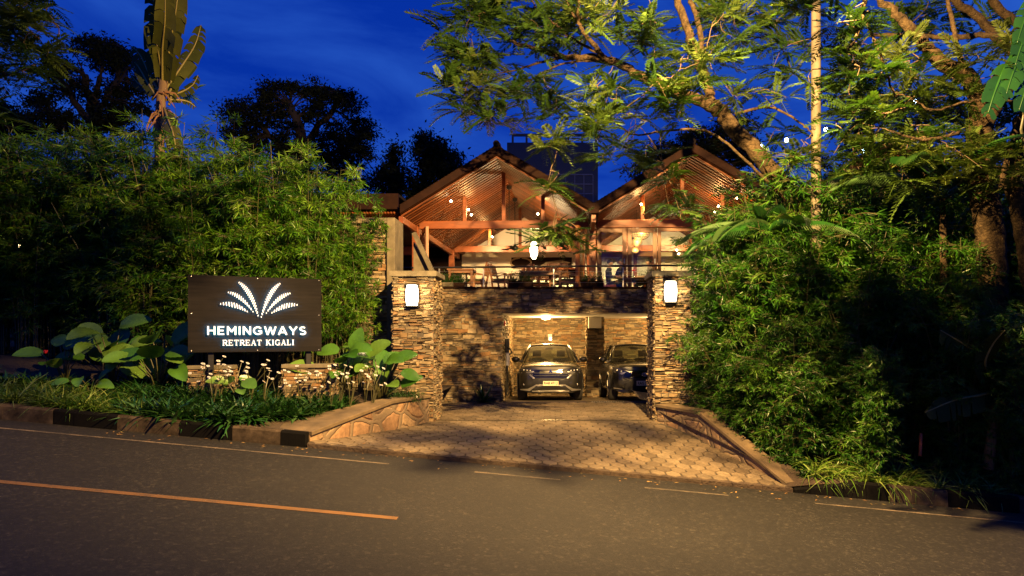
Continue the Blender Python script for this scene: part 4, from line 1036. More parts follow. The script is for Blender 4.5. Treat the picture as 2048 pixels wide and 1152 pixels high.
# narrow strap bending over in five joints
def strap_t(n=5, bend=.5):
    V = []; 
    for i in range(n+1):
        t = i/n; w = .5*(1-t**2.2)*(.55+.45*math.sin(math.pi*min(1, t+.25))); z = -bend*t*t; y = t*(1-.25*bend*t)
        V += [(w, y, z), (0, y, z-.012*(1-t)), (-w, y, z)]
    Fs = []
    for i in range(n): a = 3*i; Fs += [(a, a+1, a+4, a+3), (a+1, a+2, a+5, a+4)]
    return V, Fs
# broad paddle leaf with midrib fold
def broad_t(n=8, bend=.3, fold=.1, tear=0, seed=0):
    r = random.Random(seed); V, Fs = [], []
    for i in range(n+1):
        t = i/n; w = .5*math.sin(math.pi*min(1, .08+t*.92))**.65; z = -bend*t*t
        for s in (1, .5, 0, -.5, -1): V.append((w*s, t*(1-.15*bend), z+fold*w*(abs(s)**1.3)*2+.011*math.sin((t-.42*abs(s))*46)*min(1, abs(s)*4)))
    for i in range(n):
        for j in range(4): a = 5*i+j; Fs.append((a, a+1, a+6, a+5))
    return V, Fs
# torn banana leaf: strips off a midrib, each drooping a little differently
def banana_t(seed, n=16, bend=.35, wid=.5):
    r = random.Random(seed); V, Fs = [], []
    prof = lambda t: wid*math.sin(math.pi*min(1, .06+t*.94))**.6
    for sg in (1, -1):
        drp = 0; k = 0
        for i in range(n):
            t0, t1 = i/n, (i+1)/n
            if k <= 0: drp = r.uniform(.0, .55); gap = r.uniform(.0, .06); k = r.choice((1, 2, 3, 4))
            k -= 1
            sl = .07
            q = len(V)
            for t in (t0+(gap*.3/n if False else 0), t1-(gap/2 if k == 0 else 0)):
                w = prof(t)
                for f in (0, .5, 1): V.append((sg*w*f, t+sl*f*f, -bend*t*t+.06*f-drp*w*f*f))
            Fs += [(q, q+1, q+4, q+3), (q+1, q+2, q+5, q+4)]
    return V, Fs
# twice-pinnate feathery leaf
def fern_t(pairs=13, bend=.35, seed=0, pw=.034, pl=.24):
    r = random.Random(seed); V, Fs = [], []
    for i in range(pairs):
        t = .12+.88*i/(pairs-1); z = -bend*t*t; y = t*(1-.2*bend)
        L_ = pl*(.55+.45*math.sin(math.pi*(.15+.75*t)))*(1 if i < pairs-1 else .7)
        for sg in (1, -1):
            a = .95-.35*t+r.uniform(-.1, .1); dx, dy, dz = math.sin(a)*sg, math.cos(a), -.22+r.uniform(-.12, .1)
            q = len(V); px_, py_ = -dy*sg*pw/2*1.0, dx*sg*pw/2
            m = (dx*L_*.5, y+dy*L_*.5, z+dz*L_*.5)
            V += [(0, y, z), (m[0]-px_*2, m[1]-py_*2, m[2]), (dx*L_, y+dy*L_, z+dz*L_*1.3), (m[0]+px_*2, m[1]+py_*2, m[2])]
            Fs.append((q, q+1, q+2, q+3))
    q = len(V); w = .006                                 # rachis
    for t in (0, .5, 1): V += [(w, t*(1-.2*bend), -bend*t*t), (-w, t*(1-.2*bend), -bend*t*t)]
    Fs += [(q, q+1, q+3, q+2), (q+2, q+3, q+5, q+4)]
    return V, Fs
FERNS = [fern_t(13, b, s) for s, b in enumerate((.25, .45, .7, .35))]
def sprays(mb, centres, depth, n_leaves=(5, 8), L_=(.031, .052), lean=None, tone0=.5, var=.25, r=rng):
    # a whorl of feathery leaves round each twig end
    per = [[], [], [], []]
    for c in centres:
        dp = depth(c) if callable(depth) else depth; c = Vector(c); base = min(1, max(0, r.gauss(tone0, var))); ax = Vector((r.gauss(0, .5), r.gauss(0, .5)-.15, r.uniform(.1, .8))).normalized()
        for k in range(r.randint(*n_leaves)):
            a = r.uniform(0, 2*math.pi); e = r.uniform(-.35, .75)
            d = Vector((math.cos(a)*math.cos(e), math.sin(a)*math.cos(e), math.sin(e))); d = (d+ax*.35).normalized()
            per[r.randrange(4)].append((c+d*.02, d, r.uniform(*L_)*dp, base+r.gauss(0, .1)))
    for q, lst in enumerate(per):
        if lst: place_t(mb, *FERNS[q], [x[0] for x in lst], [x[1] for x in lst], [x[2] for x in lst], roll=.25, tone=[x[3] for x in lst])
def wiggle(pts, n=6, amp=.04, r=rng):
    P = [Vector(p) for p in pts]; out = []
    for i in range(len(P)-1):
        a, b = P[i], P[i+1]; p0 = P[max(i-1, 0)]; p3 = P[min(i+2, len(P)-1)]
        for k in range(n):
            t = k/n
            q = .5*((2*a)+(b-p0)*t+(2*p0-5*a+4*b-p3)*t*t+(3*a-p0-3*b+p3)*t**3)
            out.append(q+Vector((r.gauss(0, amp), r.gauss(0, amp), r.gauss(0, amp))))
    out.append(P[-1]); return out
def limb(mb, pts, r0, r1, n=6, amp=.03, seg=9, jit=.03):
    P = wiggle(pts, n, amp); k = len(P)
    mb.tube(P, [(r0+(r1-r0)*i/(k-1))*(1+rng.uniform(-jit, jit)) for i in range(k)], seg, rng.random()); return P

# planters on the terrace edge
def spiky(mb, c, n, L_, w, r, e0=.25):
    d = []
    for i in range(n):
        a = r.uniform(0, 2*math.pi); e = r.uniform(e0, 1.4); d.append((math.cos(a)*math.cos(e), math.sin(a)*math.cos(e), math.sin(e)))
    place_t(mb, *strap_t(5, .35), [c]*n, d, [L_*r.uniform(.6, 1.1) for _ in range(n)], w, roll=.3)
def planter(px, Y, w, label, seed, con=False, z=TZ+.05, h=.16):
    p = at(px, 560, Y); t = thing('planter_box', label, 'planter', (p.x, Y, z), group='planter boxes on the terrace edge')
    mb = MB(); mb.bevbox((-w/2, -.12, 0), (w/2, .12, h), .015); mb.build('box', M['concrete'] if con else M['timber_dark'], t)
    r = random.Random(seed); mb = MB()
    for k in range(3):
        spiky(mb, (-w*.3+w*.3*k, 0, h-.01), 26, .36, .028, r)
        n = 130; c = np.array([(-w*.3+w*.3*k)+r.gauss(0, .07) for _ in range(n)]); 
        place_t(mb, *LEAF, [(c[i], r.gauss(0, .06), h+abs(r.gauss(.1, .09))) for i in range(n)], [(r.gauss(0,1), r.gauss(0,1), r.gauss(.4,.7)) for _ in range(n)], .07, .02)
    mb.build('plants', M['palm'], t)
planter(891, 18.44, .42, 'pale concrete planter box at the left end of the terrace edge', 1, True, h=.12)
planter(916, 18.65, .4, 'dark planter box of spiky plants left of the terrace chairs', 2, h=.12)
planter(1042, 18.62, .66, 'dark planter box of spiky plants in front of the long dining table', 3)
planter(1184, 18.62, .62, 'dark planter box of spiky plants before the folded doors', 4)
planter(1309, 18.9, .4, 'planter box with upright leaves above the right gate pillar', 5, h=.3)

# ---------------------------------------------------------------- people at the tables
M['skin'] = mat('skin', (.20,.10,.06), (.16,.08,.045), scale=9, rough=.55); M['skin_pale'] = mat('pale_skin', (.45,.27,.18), (.38,.22,.14), scale=9, rough=.55)
M['hair'] = mat('dark_hair', (.012,.009,.007), rough=.6)
def person(label, loc, rz, shirt, trousers, skin, lean=.0, reach=.4, sit=.46):
    # skeleton in local space, the person faces -y and sits at the origin
    J = []; E = []; R_ = []; K = []
    def j(p, r, k, par=None):
        J.append(p); R_.append(r); K.append(k)
        if par is not None: E.append((par, len(J)-1))
        return len(J)-1
    ly = -lean
    pel = j((0, .02, sit+.10), .135, 1); ab = j((0, .03+ly*.3, sit+.26), .125, 0, pel); ch = j((0, .04+ly*.7, sit+.44), .145, 0, ab)
    up_ = j((0, .04+ly, sit+.56), .10, 0, ch); nk = j((0, .03+ly, sit+.645), .052, 2, up_); hb = j((0, .015+ly, sit+.71), .066, 2, nk)
    h1 = j((0, .0+ly, sit+.785), .088, 2, hb); h2 = j((0, .008+ly, sit+.85), .072, 2, h1)
    nose = j((0, -.088+ly, sit+.765), .014, 2, h1); j((0, -.104+ly, sit+.752), .008, 2, nose)
    for s in (-1, 1):
        j((s*.088, .012+ly, sit+.775), .014, 2, h1)
        hip = j((s*.09, -.02, sit+.07), .095, 1, pel); kn = j((s*.11, -.44, sit+.05), .068, 1, hip); an = j((s*.11, -.46, .08), .045, 1, kn); j((s*.115, -.58, .035), .035, 3, an)
        sh_ = j((s*.17, .04+ly, sit+.53), .068, 0, up_); el = j((s*.23, -.04+ly*.6, sit+.30), .046, 0, sh_); wr = j((s*.16, -.10-reach+.18, sit+.27), .030, 2, el)
        pm_ = j((s*.15, -.17-reach+.18, sit+.275), .032, 2, wr)
        for f, (dx, ln) in enumerate(((-.030, .062), (-.010, .075), (.010, .070), (.028, .055))):
            a = j((s*.15+dx, -.215-reach+.18, sit+.278), .0095, 2, pm_); j((s*.15+dx*1.1, -.215-ln*.6-reach+.18, sit+.266), .0085, 2, a)
        a = j((s*.15-s*.042, -.165-reach+.18, sit+.275), .011, 2, pm_); j((s*.15-s*.060, -.205-reach+.18, sit+.27), .009, 2, a)
    me = bpy.data.meshes.new('person'); me.from_pydata(J, E, []); o = bpy.data.objects.new('person', me); COL.objects.link(o)
    sk = o.modifiers.new('skin', 'SKIN'); sk.use_smooth_shade = True
    for i, v in enumerate(me.skin_vertices[0].data): v.radius = (R_[i], R_[i]*(.78 if K[i] in (0, 1) and i < 4 else 1)); v.use_root = i == 0
    ss = o.modifiers.new('sub', 'SUBSURF'); ss.levels = 2
    dg = bpy.context.evaluated_depsgraph_get(); m2 = bpy.data.meshes.new_from_object(o.evaluated_get(dg)); bpy.data.objects.remove(o)
    for m_ in (shirt, trousers, skin, M['black']): m2.materials.append(m_)
    JJ = np.array(J)
    for p in m2.polygons:
        c = np.array(p.center); k = K[int(np.argmin(np.linalg.norm(JJ-c, axis=1)))]; p.material_index = k; p.use_smooth = True
    o = bpy.data.objects.new('person', m2); COL.objects.link(o); o.location = loc; o.rotation_euler.z = rz
    tag(o, label, 'person')
    mb = MB(); mb.ellip((0, .018+ly, sit+.838), (.098, .106, .078), 16, 10)
    V = mb.v[-1]; V[:, 2] = np.where(V[:, 1] > .0+ly, V[:, 2]-.028, V[:, 2]); hr = mb.build('hair', M['hair'], o, smooth=True)
    return o
fl = TZ-.04
green = mat('green_shirt', (.045,.05,.022), rough=.9); navy = mat('navy_shirt', (.022,.020,.026), rough=.9); trs = mat('dark_trousers', (.025,.022,.02), rough=.9); grey_s = mat('pale_shirt', (.3,.27,.24), rough=.9)
p = at(1217, 560, 23.2); person('diner in a dark green top seated on the orange chair, facing right', (p.x, 23.2, fl), P2, green, trs, M['skin_pale'], .06, .45)
p = at(1241, 560, 23.5); person('person in a navy shirt seated across the table, facing left', (p.x, 23.5, fl+.02), -P2+.5, navy, trs, M['skin'], .0, .35, .50)
p = at(1299, 560, 23.1); person('dark-haired diner half hidden behind the right gate pillar, facing left', (p.x, 23.15, fl), -P2, grey_s, trs, M['skin_pale'], .02, .4, .48)
t = thing('dining_stool', 'dark wooden stool under the person in the navy shirt', 'stool', (at(1241, 560, 23.5).x, 23.5, fl), 0)
mb = MB(); mb.bevbox((-.2, -.2, .44), (.2, .2, .49), .01); mb.build('seat', M['timber_dark'], t)
for a in (-.16, .16):
    for b in (-.16, .16): mb = MB(); mb.bevbox((a-.02, b-.02, 0), (a+.02, b+.02, .44), .005); mb.build('leg', M['timber_dark'], t)

# ---------------------------------------------------------------- lamps, fans and fittings indoors
M['pendant'] = emit('lit_pendant', (1, .82, .55), 14); M['wicker_lit'] = emit('lit_wicker', (1, .56, .18), 1.3, (.5,.3,.12)); M['bulb'] = emit('lit_bulb', (1, .74, .40), 60)
pp = at(1068, 500, 23.0)
t = thing('pendant_lamp', 'long glowing pendant lamp hanging before the cream back wall', 'lamp', pp)
mb = MB(); mb.lathe([(.05,-.30),(.10,-.22),(.135,-.05),(.13,.10),(.09,.24),(.05,.30)], n=16); mb.build('lamp_shade', M['pendant'], t, smooth=True)
zc = upt((0, 0, APEX)).z; mb = MB(); mb.tube([(0,0,.3),(0,0,1.7)], .006, 5); mb.build('cord', M['black'], t)
lamp('pendant_light', 'POINT', (pp.x, pp.y-.25, pp.z), 230, (1, .68, .30), None, .12)
for i, (px, py, r, lab) in enumerate(((1281, 467, .30, 'largest round wicker pendant lamp of the cluster behind the glazed doors'), (1273, 484, .19, 'middle wicker pendant lamp of the cluster behind the glazed doors'), (1270, 500, .15, 'lowest and smallest wicker pendant lamp of the cluster behind the glazed doors'))):
    q = at(px, py, 22.6+.25*i); t = thing('wicker_pendant', lab, 'lamp', q, group='wicker pendant lamps')
    mb = MB(); mb.ellip((0,0,0), (r, r, r*.72), 20, 12); mb.build('lamp_shade', M['wicker_lit'], t, smooth=True)
    mb = MB()
    for k in range(9): 
        a = k*.35; mb.tube([(r*1.01*math.cos(u)*math.cos(a), r*1.01*math.cos(u)*math.sin(a), r*.735*math.sin(u)) for u in [2*math.pi*j/20 for j in range(21)]], .008, 5)
    for k in range(-3, 4): 
        z = k*.22*r; rr_ = math.sqrt(max(.01, 1-(z/(r*.72))**2))*r*1.01; mb.tube([(rr_*math.cos(2*math.pi*j/20), rr_*math.sin(2*math.pi*j/20), z) for j in range(21)], .008, 5)
    mb.build('wicker_frame', mat('wicker', (.35,.2,.08), rough=.7), t)
    mb = MB(); mb.tube([(0,0,r*.7),(0,0,1.6)], .005, 5); mb.build('cord', M['black'], t)
    lamp('wicker_light', 'POINT', (0, -r-.08, -.05), 18, (1, .62, .26), t, .06)
def fan(u, v, drop, lab):
    t = thing('ceiling_fan', lab, 'fan', upt((u, v, APEX-.03)), UPR)
    mb = MB(); mb.lathe([(.04,-.0),(.09,-.03),(.07,-.12),(.02,-.14)], n=14); mb.build('mount', M['metal_dark'], t)
    mb = MB(); mb.tube([(0,0,-.1),(0,0,-drop)], .014, 8); mb.build('downrod', M['metal_dark'], t)
    mb = MB(); mb.lathe([(.03,.12),(.07,.05),(.13,.0),(.13,-.06),(.05,-.10)], c=(0,0,-drop), n=18); mb.build('motor', M['metal_dark'], t, smooth=True)
    for k in range(3):
        a = .35+k*2*math.pi/3; c, s_ = math.cos(a), math.sin(a)
        P = [(.12,-.03),(.62,-.075),(.66,0),(.62,.075),(.12,.03)]
        V = [(x*c-y*s_, x*s_+y*c, -drop-.02+.12*y) for x, y in P]; V += [(x, y, z-.012) for x, y, z in V]
        mb = MB(); mb.add(V, [(0,1,2,3,4),(9,8,7,6,5)]+[(i,i+5,(i+1)%5+5,(i+1)%5) for i in range(5)]); mb.build('blade', M['timber_dark'], t)
fan(0, 1.6, 1.35, 'dark ceiling fan nearest the road, high in the left gable')
fan(0, 3.6, 1.75, 'dark ceiling fan on a long rod deeper inside the left gable')
def spot(u, v, w, lab, aim=(0, -.3, .5), power=9):
    t = thing('spotlight', lab, 'spotlight', upt((u, v, w)), UPR, group='small spotlights under the gables')
    mb = MB(); mb.lathe([(.02,.06),(.035,.05),(.04,-.02),(.036,-.035)], n=10, axis='y'); mb.build('housing', M['metal_dark'], t)
    mb = MB(); mb.ellip((0, -.04, 0), (.030, .02, .030), 10, 8); mb.build('bulb', M['bulb'], t, smooth=True)
    if power: lamp('spot_light', 'POINT', aim, power, (1, .52, .16), t, .05)
def slope_w(du): return APEX-(APEX-EAVE)*abs(du)/HW
spot(-1.42, -.9, slope_w(1.42)-.16, 'lit spotlight on the ceiling boards left in the left gable', (0, -.1, -.30), 22)
spot(-1.12, .35, 2.62, 'lit spotlight beside the left truss post of the left gable, upper one', (.3, .35, .0), 55)
spot(-1.04, .45, 2.48, 'lit spotlight beside the left truss post of the left gable, lower one', (.2, .3, .2), 0)
spot(-1.1, 6.0, 2.6, 'faint lit spotlight on the rear truss of the left gable', (0, -.4, .1), 40)
spot(1.0, .5, 2.5, 'lit spotlight hidden behind the hanging leaves of the left gable', (0, .2, .2), 55)
spot(5.32+1.40, -.9, slope_w(1.4)-.16, 'lit spotlight on the ceiling boards right in the right gable', (0, -.1, -.30), 22)
spot(5.32+1.12, .3, 2.66, 'lit spotlight beside the right truss post of the right gable, upper one', (-.3, .35, .0), 55)
spot(5.32+1.03, .4, 2.50, 'lit spotlight beside the right truss post of the right gable, lower one', (-.2, .3, .2), 0)
spot(5.32-1.25, -.4, 2.6, 'lit spotlight by the left slope of the right gable', (.2, .3, -.05), 55)
spot(5.32+.35, 3.6, 1.75, 'lit spotlight inside the right room beside the hedge, upper one', (0, -.3, .2), 40)
spot(5.32+.42, 3.6, 1.62, 'lit spotlight inside the right room beside the hedge, lower one', (0, -.2, .2), 0)
for u_, pw in ((-1.1, 330), (.9, 300), (3.9, 340), (5.9, 340)):      # fill lamps without fittings, added to brighten the back wall
    k = lamp('room_fill', 'SPOT', upt((u_, 4.6, 2.15)), pw, (1, .68, .33), None, .1); k.data.spot_size = math.radians(125); k.data.spot_blend = .6; k.rotation_euler = (math.radians(62), 0, UPR)
lamp('room_fill', 'POINT', upt((10.0, 3.0, 2.0)), 120, (1, .62, .3), None, .15)  # fill lamp without a fitting, added inside the third gable
# exit sign and call point on the beam of the right room
t = thing('exit_sign', 'small lit green EXIT sign on the timber wall beam', 'sign', upt((5.35, 7.60, 2.27)), UPR)
mb = MB(); mb.bevbox((-.17, -.02, -.06), (.17, .05, .09), .008); mb.build('housing', emit('exit_green', (.05,.5,.2), .35, (.02,.2,.08)), t)
put_text('lettering', text_mesh('EXIT', .14, .004, .004), emit('exit_letters', (.8,1,.7), 1.2), t, (0, -.025, 0), (-.13, .13, -.035, .065))
t = thing('fire_alarm', 'small red alarm box on the wall above the exit sign', 'alarm', upt((5.0, 7.70, 2.95)), UPR)
mb = MB(); mb.bevbox((-.08, -.05, -.08), (.08, .04, .08), .01); mb.build('housing', bpy.data.materials['red_plastic'], t)
mb = MB(); mb.lathe([(.04,-.052),(.03,-.07),(.005,-.075)][::-1], n=12, axis='y'); mb.build('sounder', M['steel'], t)

# ---------------------------------------------------------------- street lamp: the pole stands behind the hedge, the arm reaches over the road
pb = at(1632, 560, 12.6)
t = thing('street_lamp', 'tall pale concrete lamp pole standing behind the hedge', 'street lamp', (pb.x, 12.6, .2))
mb = MB(); mb.tube([(0,0,-.5),(0,0,3),(0,0,6),(0,0,9.6)], [.098,.092,.086,.078], 20); mb.build('pole', M['pole'], t, smooth=True)
kd = KEY_POS-Vector((pb.x, 12.6, .2))
mb = MB(); mb.tube([(0,0,9.3),(kd.x*.5,kd.y*.5,kd.z+.35),(kd.x*.9,kd.y*.9,kd.z+.30)], [.05,.045,.04], 10); mb.build('arm', M['steel'], t, smooth=True)
mb = MB(); mb.ellip((kd.x, kd.y, kd.z+.27), (.2, .36, .12), 16, 10); mb.build('lamp_head', M['steel'], t, smooth=True)
mb = MB(); mb.ellip((kd.x, kd.y, kd.z+.17), (.14, .26, .06), 14, 8); mb.build('lens', emit('street_lamp_lens', (1, .7, .3), 12), t, smooth=True)
k = lamp('street_light', 'SPOT', KEY_POS, KEY_W, KEY_COL, None, .055); k.data.spot_size = math.radians(156); k.data.spot_blend = .8
k.rotation_euler = (math.radians(55), 0, math.radians(4))
# ---------------------------------------------------------------- far tower with a rooftop frame
t = thing('office_tower', 'dark office tower rising far behind the gabled roofs', 'building', (0, 0, 0))
a, b = at(1014, 265, 75), at(1196, 265, 75); z1 = at(0, 285, 75).z
mw, tt, bb = nodes('tower_glass'); bb.inputs['Base Color'].default_value = (.012,.016,.026,1); bb.inputs['Roughness'].default_value = .3
mb = MB(); mb.box((a.x, 75, -5), (b.x, 88, z1)); mb.build('wall', mw, t)
fm = mat('tower_frame', (.10,.13,.2), rough=.6); fd = mat('tower_roof_frame', (.02,.025,.04), rough=.6)
for k in range(8):
    z = z1-3.6-k*1.05; mb = MB(); mb.box((a.x+3.9, 74.9, z), (b.x-.6, 74.99, z+.12)); mb.build('spandrel', fm, t)
for k in range(6):
    x = a.x+4.4+k*1.0; mb = MB(); mb.box((x, 74.86, z1-11.2), (x+.09, 74.895, z1-3.6)); mb.build('mullion', fm, t)
zr = at(0, 266, 75).z; mb = MB()
mb.box((a.x+.5, 75.2, zr-.25), (b.x, 75.5, zr)); 
for k in range(7): x = a.x+.5+k*(b.x-a.x-.8)/6; mb.box((x, 75.2, z1), (x+.22, 75.5, zr-.25))
mb.build('roof_frame', fd, t)
# string of cold white festoon lamps beyond the trees
M['cold'] = emit('cold_bulb', (.55, .8, 1.0), 40)
FL = [(1520,292),(1573,280),(1652,259),(1752,225),(1786,214),(1830,202)]
t = thing('festoon_cable', 'thin sagging cable carrying cold white lamps beyond the trees', 'cable', (0, 0, 0))
Pf = [at(x, y-7, 30) for x, y in FL]; Pf = [at(1440, 306, 30)]+Pf+[at(1950, 165, 30)]
mb = MB(); mb.tube(wiggle(Pf, 4, 0), .02, 5); mb.build('cable', M['black'], t)
for x, y in FL+[(1727, 301)]:
    q = at(x, y, 30); l = thing('festoon_lamp', 'cold white bulb glowing among the trees right of the gables', 'lamp', q, group='festoon lamps')
    mb = MB(); mb.ellip((0,0,0), (.085,.085,.085), 10, 8); mb.build('bulb', M['cold'], l, smooth=True)
    mb = MB(); mb.lathe([(.05,.06),(.045,.17)], n=8); mb.build('socket', M['black'], l)
# garden lamp glimmering through the bamboo at far left
q = at(36, 484, 16.5); t = thing('garden_lamp', 'warm garden lamp glimmering through the bamboo far left', 'lamp', (q.x, q.y, q.z))
mb = MB(); mb.ellip((0,0,0), (.12,.12,.2), 12, 8); mb.build('bulb', emit('garden_bulb', (1, .7, .35), 30), t, smooth=True)
mb = MB(); mb.tube([(0,0,-3.6),(0,0,-.18)], .04, 8); mb.build('post', M['metal_dark'], t)
lamp('garden_light', 'POINT', (0, -.3, 0), 70, (1, .6, .22), t, .1)
t = thing('boundary_wall', 'stone boundary wall catching lamp glow behind the far-left bamboo', 'wall', (0, 0, 0))
mb = MB(); mb.bevbox((-22, 22.0, -.5), (-13.0, 22.3, 5.4), .02); mb.build('face', M['rubble'], t)
mb = MB(); mb.bevbox((-22, 21.9, 5.4), (-13.0, 22.4, 5.5), .02); mb.build('coping', M['concrete'], t)
# ---------------------------------------------------------------- bamboo
def bamboo_meshes(seed, H, spread, nc, ntw, low=.18, Lf=(.12, .22), bush=.5, lean=1.0):
    # culms arching outward, thin side twigs, fans of narrow leaves at each twig
    r = random.Random(seed); rn = np.random.default_rng(seed); mc = MB(); mf = MB()
    cul = []
    for i in range(nc):
        a = r.uniform(0, 2*math.pi); b0 = Vector((math.cos(a), math.sin(a), 0))*r.uniform(.03, .28)*spread; o = Vector((math.cos(a), math.sin(a), 0))*spread*r.uniform(.2, 1)*lean
        h = H*r.uniform(.62, 1.02)
        pts = [b0+o*(t**2.2)+Vector((0, 0, h*(t-.10*t**4*r.random()))) for t in [k/8 for k in range(9)]]
        mc.tube(pts, [.017*(1-.75*k/8) for k in range(9)], 6, r.random()); cul.append(pts)
    P, D, LL, T_ = [], [], [], []
    for k in range(ntw//9):                               # sprays: an arching side branch with short twigs of fanned leaves
        pts = cul[r.randrange(nc)]; t = low+(1-low)*r.random()**.75; i = min(7, int(t*8)); f = t*8-i; p = pts[i].lerp(pts[i+1], f)
        a = r.uniform(0, 2*math.pi); l = r.uniform(.45, 1.25)*bush*(1.2-.45*t); d = Vector((math.cos(a), math.sin(a), r.uniform(.05, .7))).normalized()
        br = [p+d*l*g+Vector((0, 0, -.42*l*g*g)) for g in (0, .25, .5, .75, 1)]; mc.tube(br, .005, 4, r.random(), cap=False); tone = r.betavariate(1.6, 1.6)
        for w in range(r.randint(6, 10)):
            g = r.uniform(.15, 1.0)*4; j = min(3, int(g)); q = br[j].lerp(br[j+1], g-j); az = a+r.gauss(0, .8); l2 = r.uniform(.06, .24)*bush*2
            d2 = Vector((math.cos(az), math.sin(az), r.uniform(-.5, .55))).normalized(); e = q+d2*l2; mc.tube([q, e], .003, 3, .5, cap=False)
            for m_ in range(r.randint(6, 10)):
                v = d2*r.uniform(.5, 1.3)+Vector((r.gauss(0, .5), r.gauss(0, .5), r.gauss(-.15, .36)))
                P.append(q.lerp(e, r.uniform(.45, 1))); D.append(v); LL.append(r.uniform(*Lf)); T_.append(tone+r.gauss(0, .16))
    LL = np.array(LL); place_t(mf, *LEAF, P, D, LL, LL*.125, roll=.5, tone=T_)
    return mc, mf
def bamboo_plant(seed, loc, label, group, m, **kw):
    t = thing('bamboo_plant', label, 'bamboo', loc, 0, group); mc, mf = bamboo_meshes(seed, **kw)
    mc.build('culms', M['culm'], t); mf.build('foliage', m, t); return t
BL = [bamboo_plant(s, (0, -60, -30), '', '', M['bamboo'], H=5.4, spread=.95, nc=14, ntw=1900, bush=.62) for s in (1, 2, 3)]
BT = bamboo_plant(4, (0, -60, -30), '', '', M['bamboo'], H=5.6, spread=.7, nc=8, ntw=700, low=.28, bush=.62)
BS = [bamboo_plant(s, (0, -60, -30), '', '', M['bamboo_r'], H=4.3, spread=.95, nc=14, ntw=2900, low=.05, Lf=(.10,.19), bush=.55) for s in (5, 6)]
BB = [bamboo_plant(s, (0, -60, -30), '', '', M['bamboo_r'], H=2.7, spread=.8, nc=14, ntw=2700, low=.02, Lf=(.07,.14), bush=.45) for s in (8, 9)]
def put(src, loc, rz, sc, label, group, tilt=(0, 0)):
    o = copy_tree(src); o.location = loc; o.rotation_euler = (tilt[0], tilt[1], rz); o.scale = (sc,)*3 if not isinstance(sc, tuple) else sc
    o['label'] = label; o['group'] = group; return o
GL = 'bamboo plants of the tall screen left of the gate'
def pl(px, Y, top, src, lab, h0, wide=1.0):
    q = at(px, 600, Y); z = bed_l(q.x, min(Y, 15)); s = (at(px, top, Y).z-z)/h0
    put(src, (q.x, Y, z), rng.uniform(0, 6.3), (s*wide, s*wide, s), lab, GL)
L1 = 'leafy bright green bamboo plant between the signboard and the garden wall'; L2 = 'tall dark bamboo plant in the thicket left of the signboard'; L3 = 'bushy bamboo plant rising directly behind the signboard'
for px, Y, top, i in ((722, 14.6, 400, 3), (692, 14.85, 350, 3), (660, 14.7, 330, 2), (618, 14.3, 305, 0)): pl(px, Y, top, (BL+[BT])[i], L1, 5.2, .8)
for px, Y, top, i in ((560, 14.3, 290, 1), (505, 14.0, 265, 2), (450, 14.4, 300, 0), (400, 14.0, 310, 1)): pl(px, Y, top, BL[i], L3, 5.2, .95)
for px, Y, top, i in ((345, 14.4, 265, 2), (290, 14.2, 250, 0), (235, 14.8, 270, 1), (180, 15.2, 262, 2), (120, 15.6, 268, 0), (60, 15.2, 255, 1), (5, 15.6, 262, 2), (-60, 15.0, 240, 0), (-130, 15.2, 250, 1)): pl(px, Y, top, BL[i], L2, 5.2, 1.0)
for px, Y, top, i in ((-40, 17.0, 285, 1), (95, 17.2, 300, 0), (205, 17.3, 300, 2), (315, 17.2, 300, 1), (420, 16.6, 310, 0), (520, 16.4, 320, 2), (40, 17.4, 290, 2), (150, 17.8, 285, 0), (260, 17.5, 285, 1), (370, 17.0, 290, 2), (470, 17.2, 300, 0), (570, 16.9, 320, 1)): pl(px, Y, top, BL[i], 'shaded bamboo plant in the back row of the left thicket', 5.2, 1.1)
for px in [-110, -70, -30, 100]+list(range(130, 660, 44)):
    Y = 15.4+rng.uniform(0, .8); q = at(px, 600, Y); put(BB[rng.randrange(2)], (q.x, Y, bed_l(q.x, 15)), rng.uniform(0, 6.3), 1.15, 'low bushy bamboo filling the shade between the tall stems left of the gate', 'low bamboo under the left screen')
q = at(410, 600, 18.5); put(BT, (q.x, 18.5, .7), .4, (at(410, 150, 18.5).z-.7)/5.6, 'slender bamboo stem standing clear above the screen by the banana plant', 'slender bamboo tops')
GR = 'bamboo plants of the hedge right of the gate'
R1 = 'dense bamboo plant of the hedge along the right flanking wall'; R2 = 'tall bamboo plant behind the hedge right of the gate'; R3 = 'bamboo plant leaning out over the right kerb'
def pr(X, Y, H, src, h0, lab, wide=1.0, tilt=(0, 0)):
    z = min(bed_r(X, Y), .6); s = H/h0; put(src, (X, Y, z), rng.uniform(0, 6.3), (s*wide, s*wide, s), lab, GR, tilt)
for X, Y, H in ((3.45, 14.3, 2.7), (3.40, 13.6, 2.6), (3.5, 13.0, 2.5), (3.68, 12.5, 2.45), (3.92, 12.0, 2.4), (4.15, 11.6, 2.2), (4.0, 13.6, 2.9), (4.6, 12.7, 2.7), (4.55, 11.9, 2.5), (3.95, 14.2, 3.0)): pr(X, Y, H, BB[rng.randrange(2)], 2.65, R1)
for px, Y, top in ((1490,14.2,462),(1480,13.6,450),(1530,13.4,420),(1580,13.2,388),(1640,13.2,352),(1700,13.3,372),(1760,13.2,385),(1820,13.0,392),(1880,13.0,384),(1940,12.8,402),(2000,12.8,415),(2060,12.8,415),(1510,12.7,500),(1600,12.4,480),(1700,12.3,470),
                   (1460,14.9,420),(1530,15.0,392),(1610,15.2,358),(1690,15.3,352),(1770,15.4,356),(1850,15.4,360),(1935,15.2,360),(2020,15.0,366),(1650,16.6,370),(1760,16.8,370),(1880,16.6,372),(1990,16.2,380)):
    X = at(px, 0, Y).x; z = min(bed_r(X, Y), .6); pr(X, Y, at(px, top, Y).z-z, BS[rng.randrange(2)], 4.0, R2)
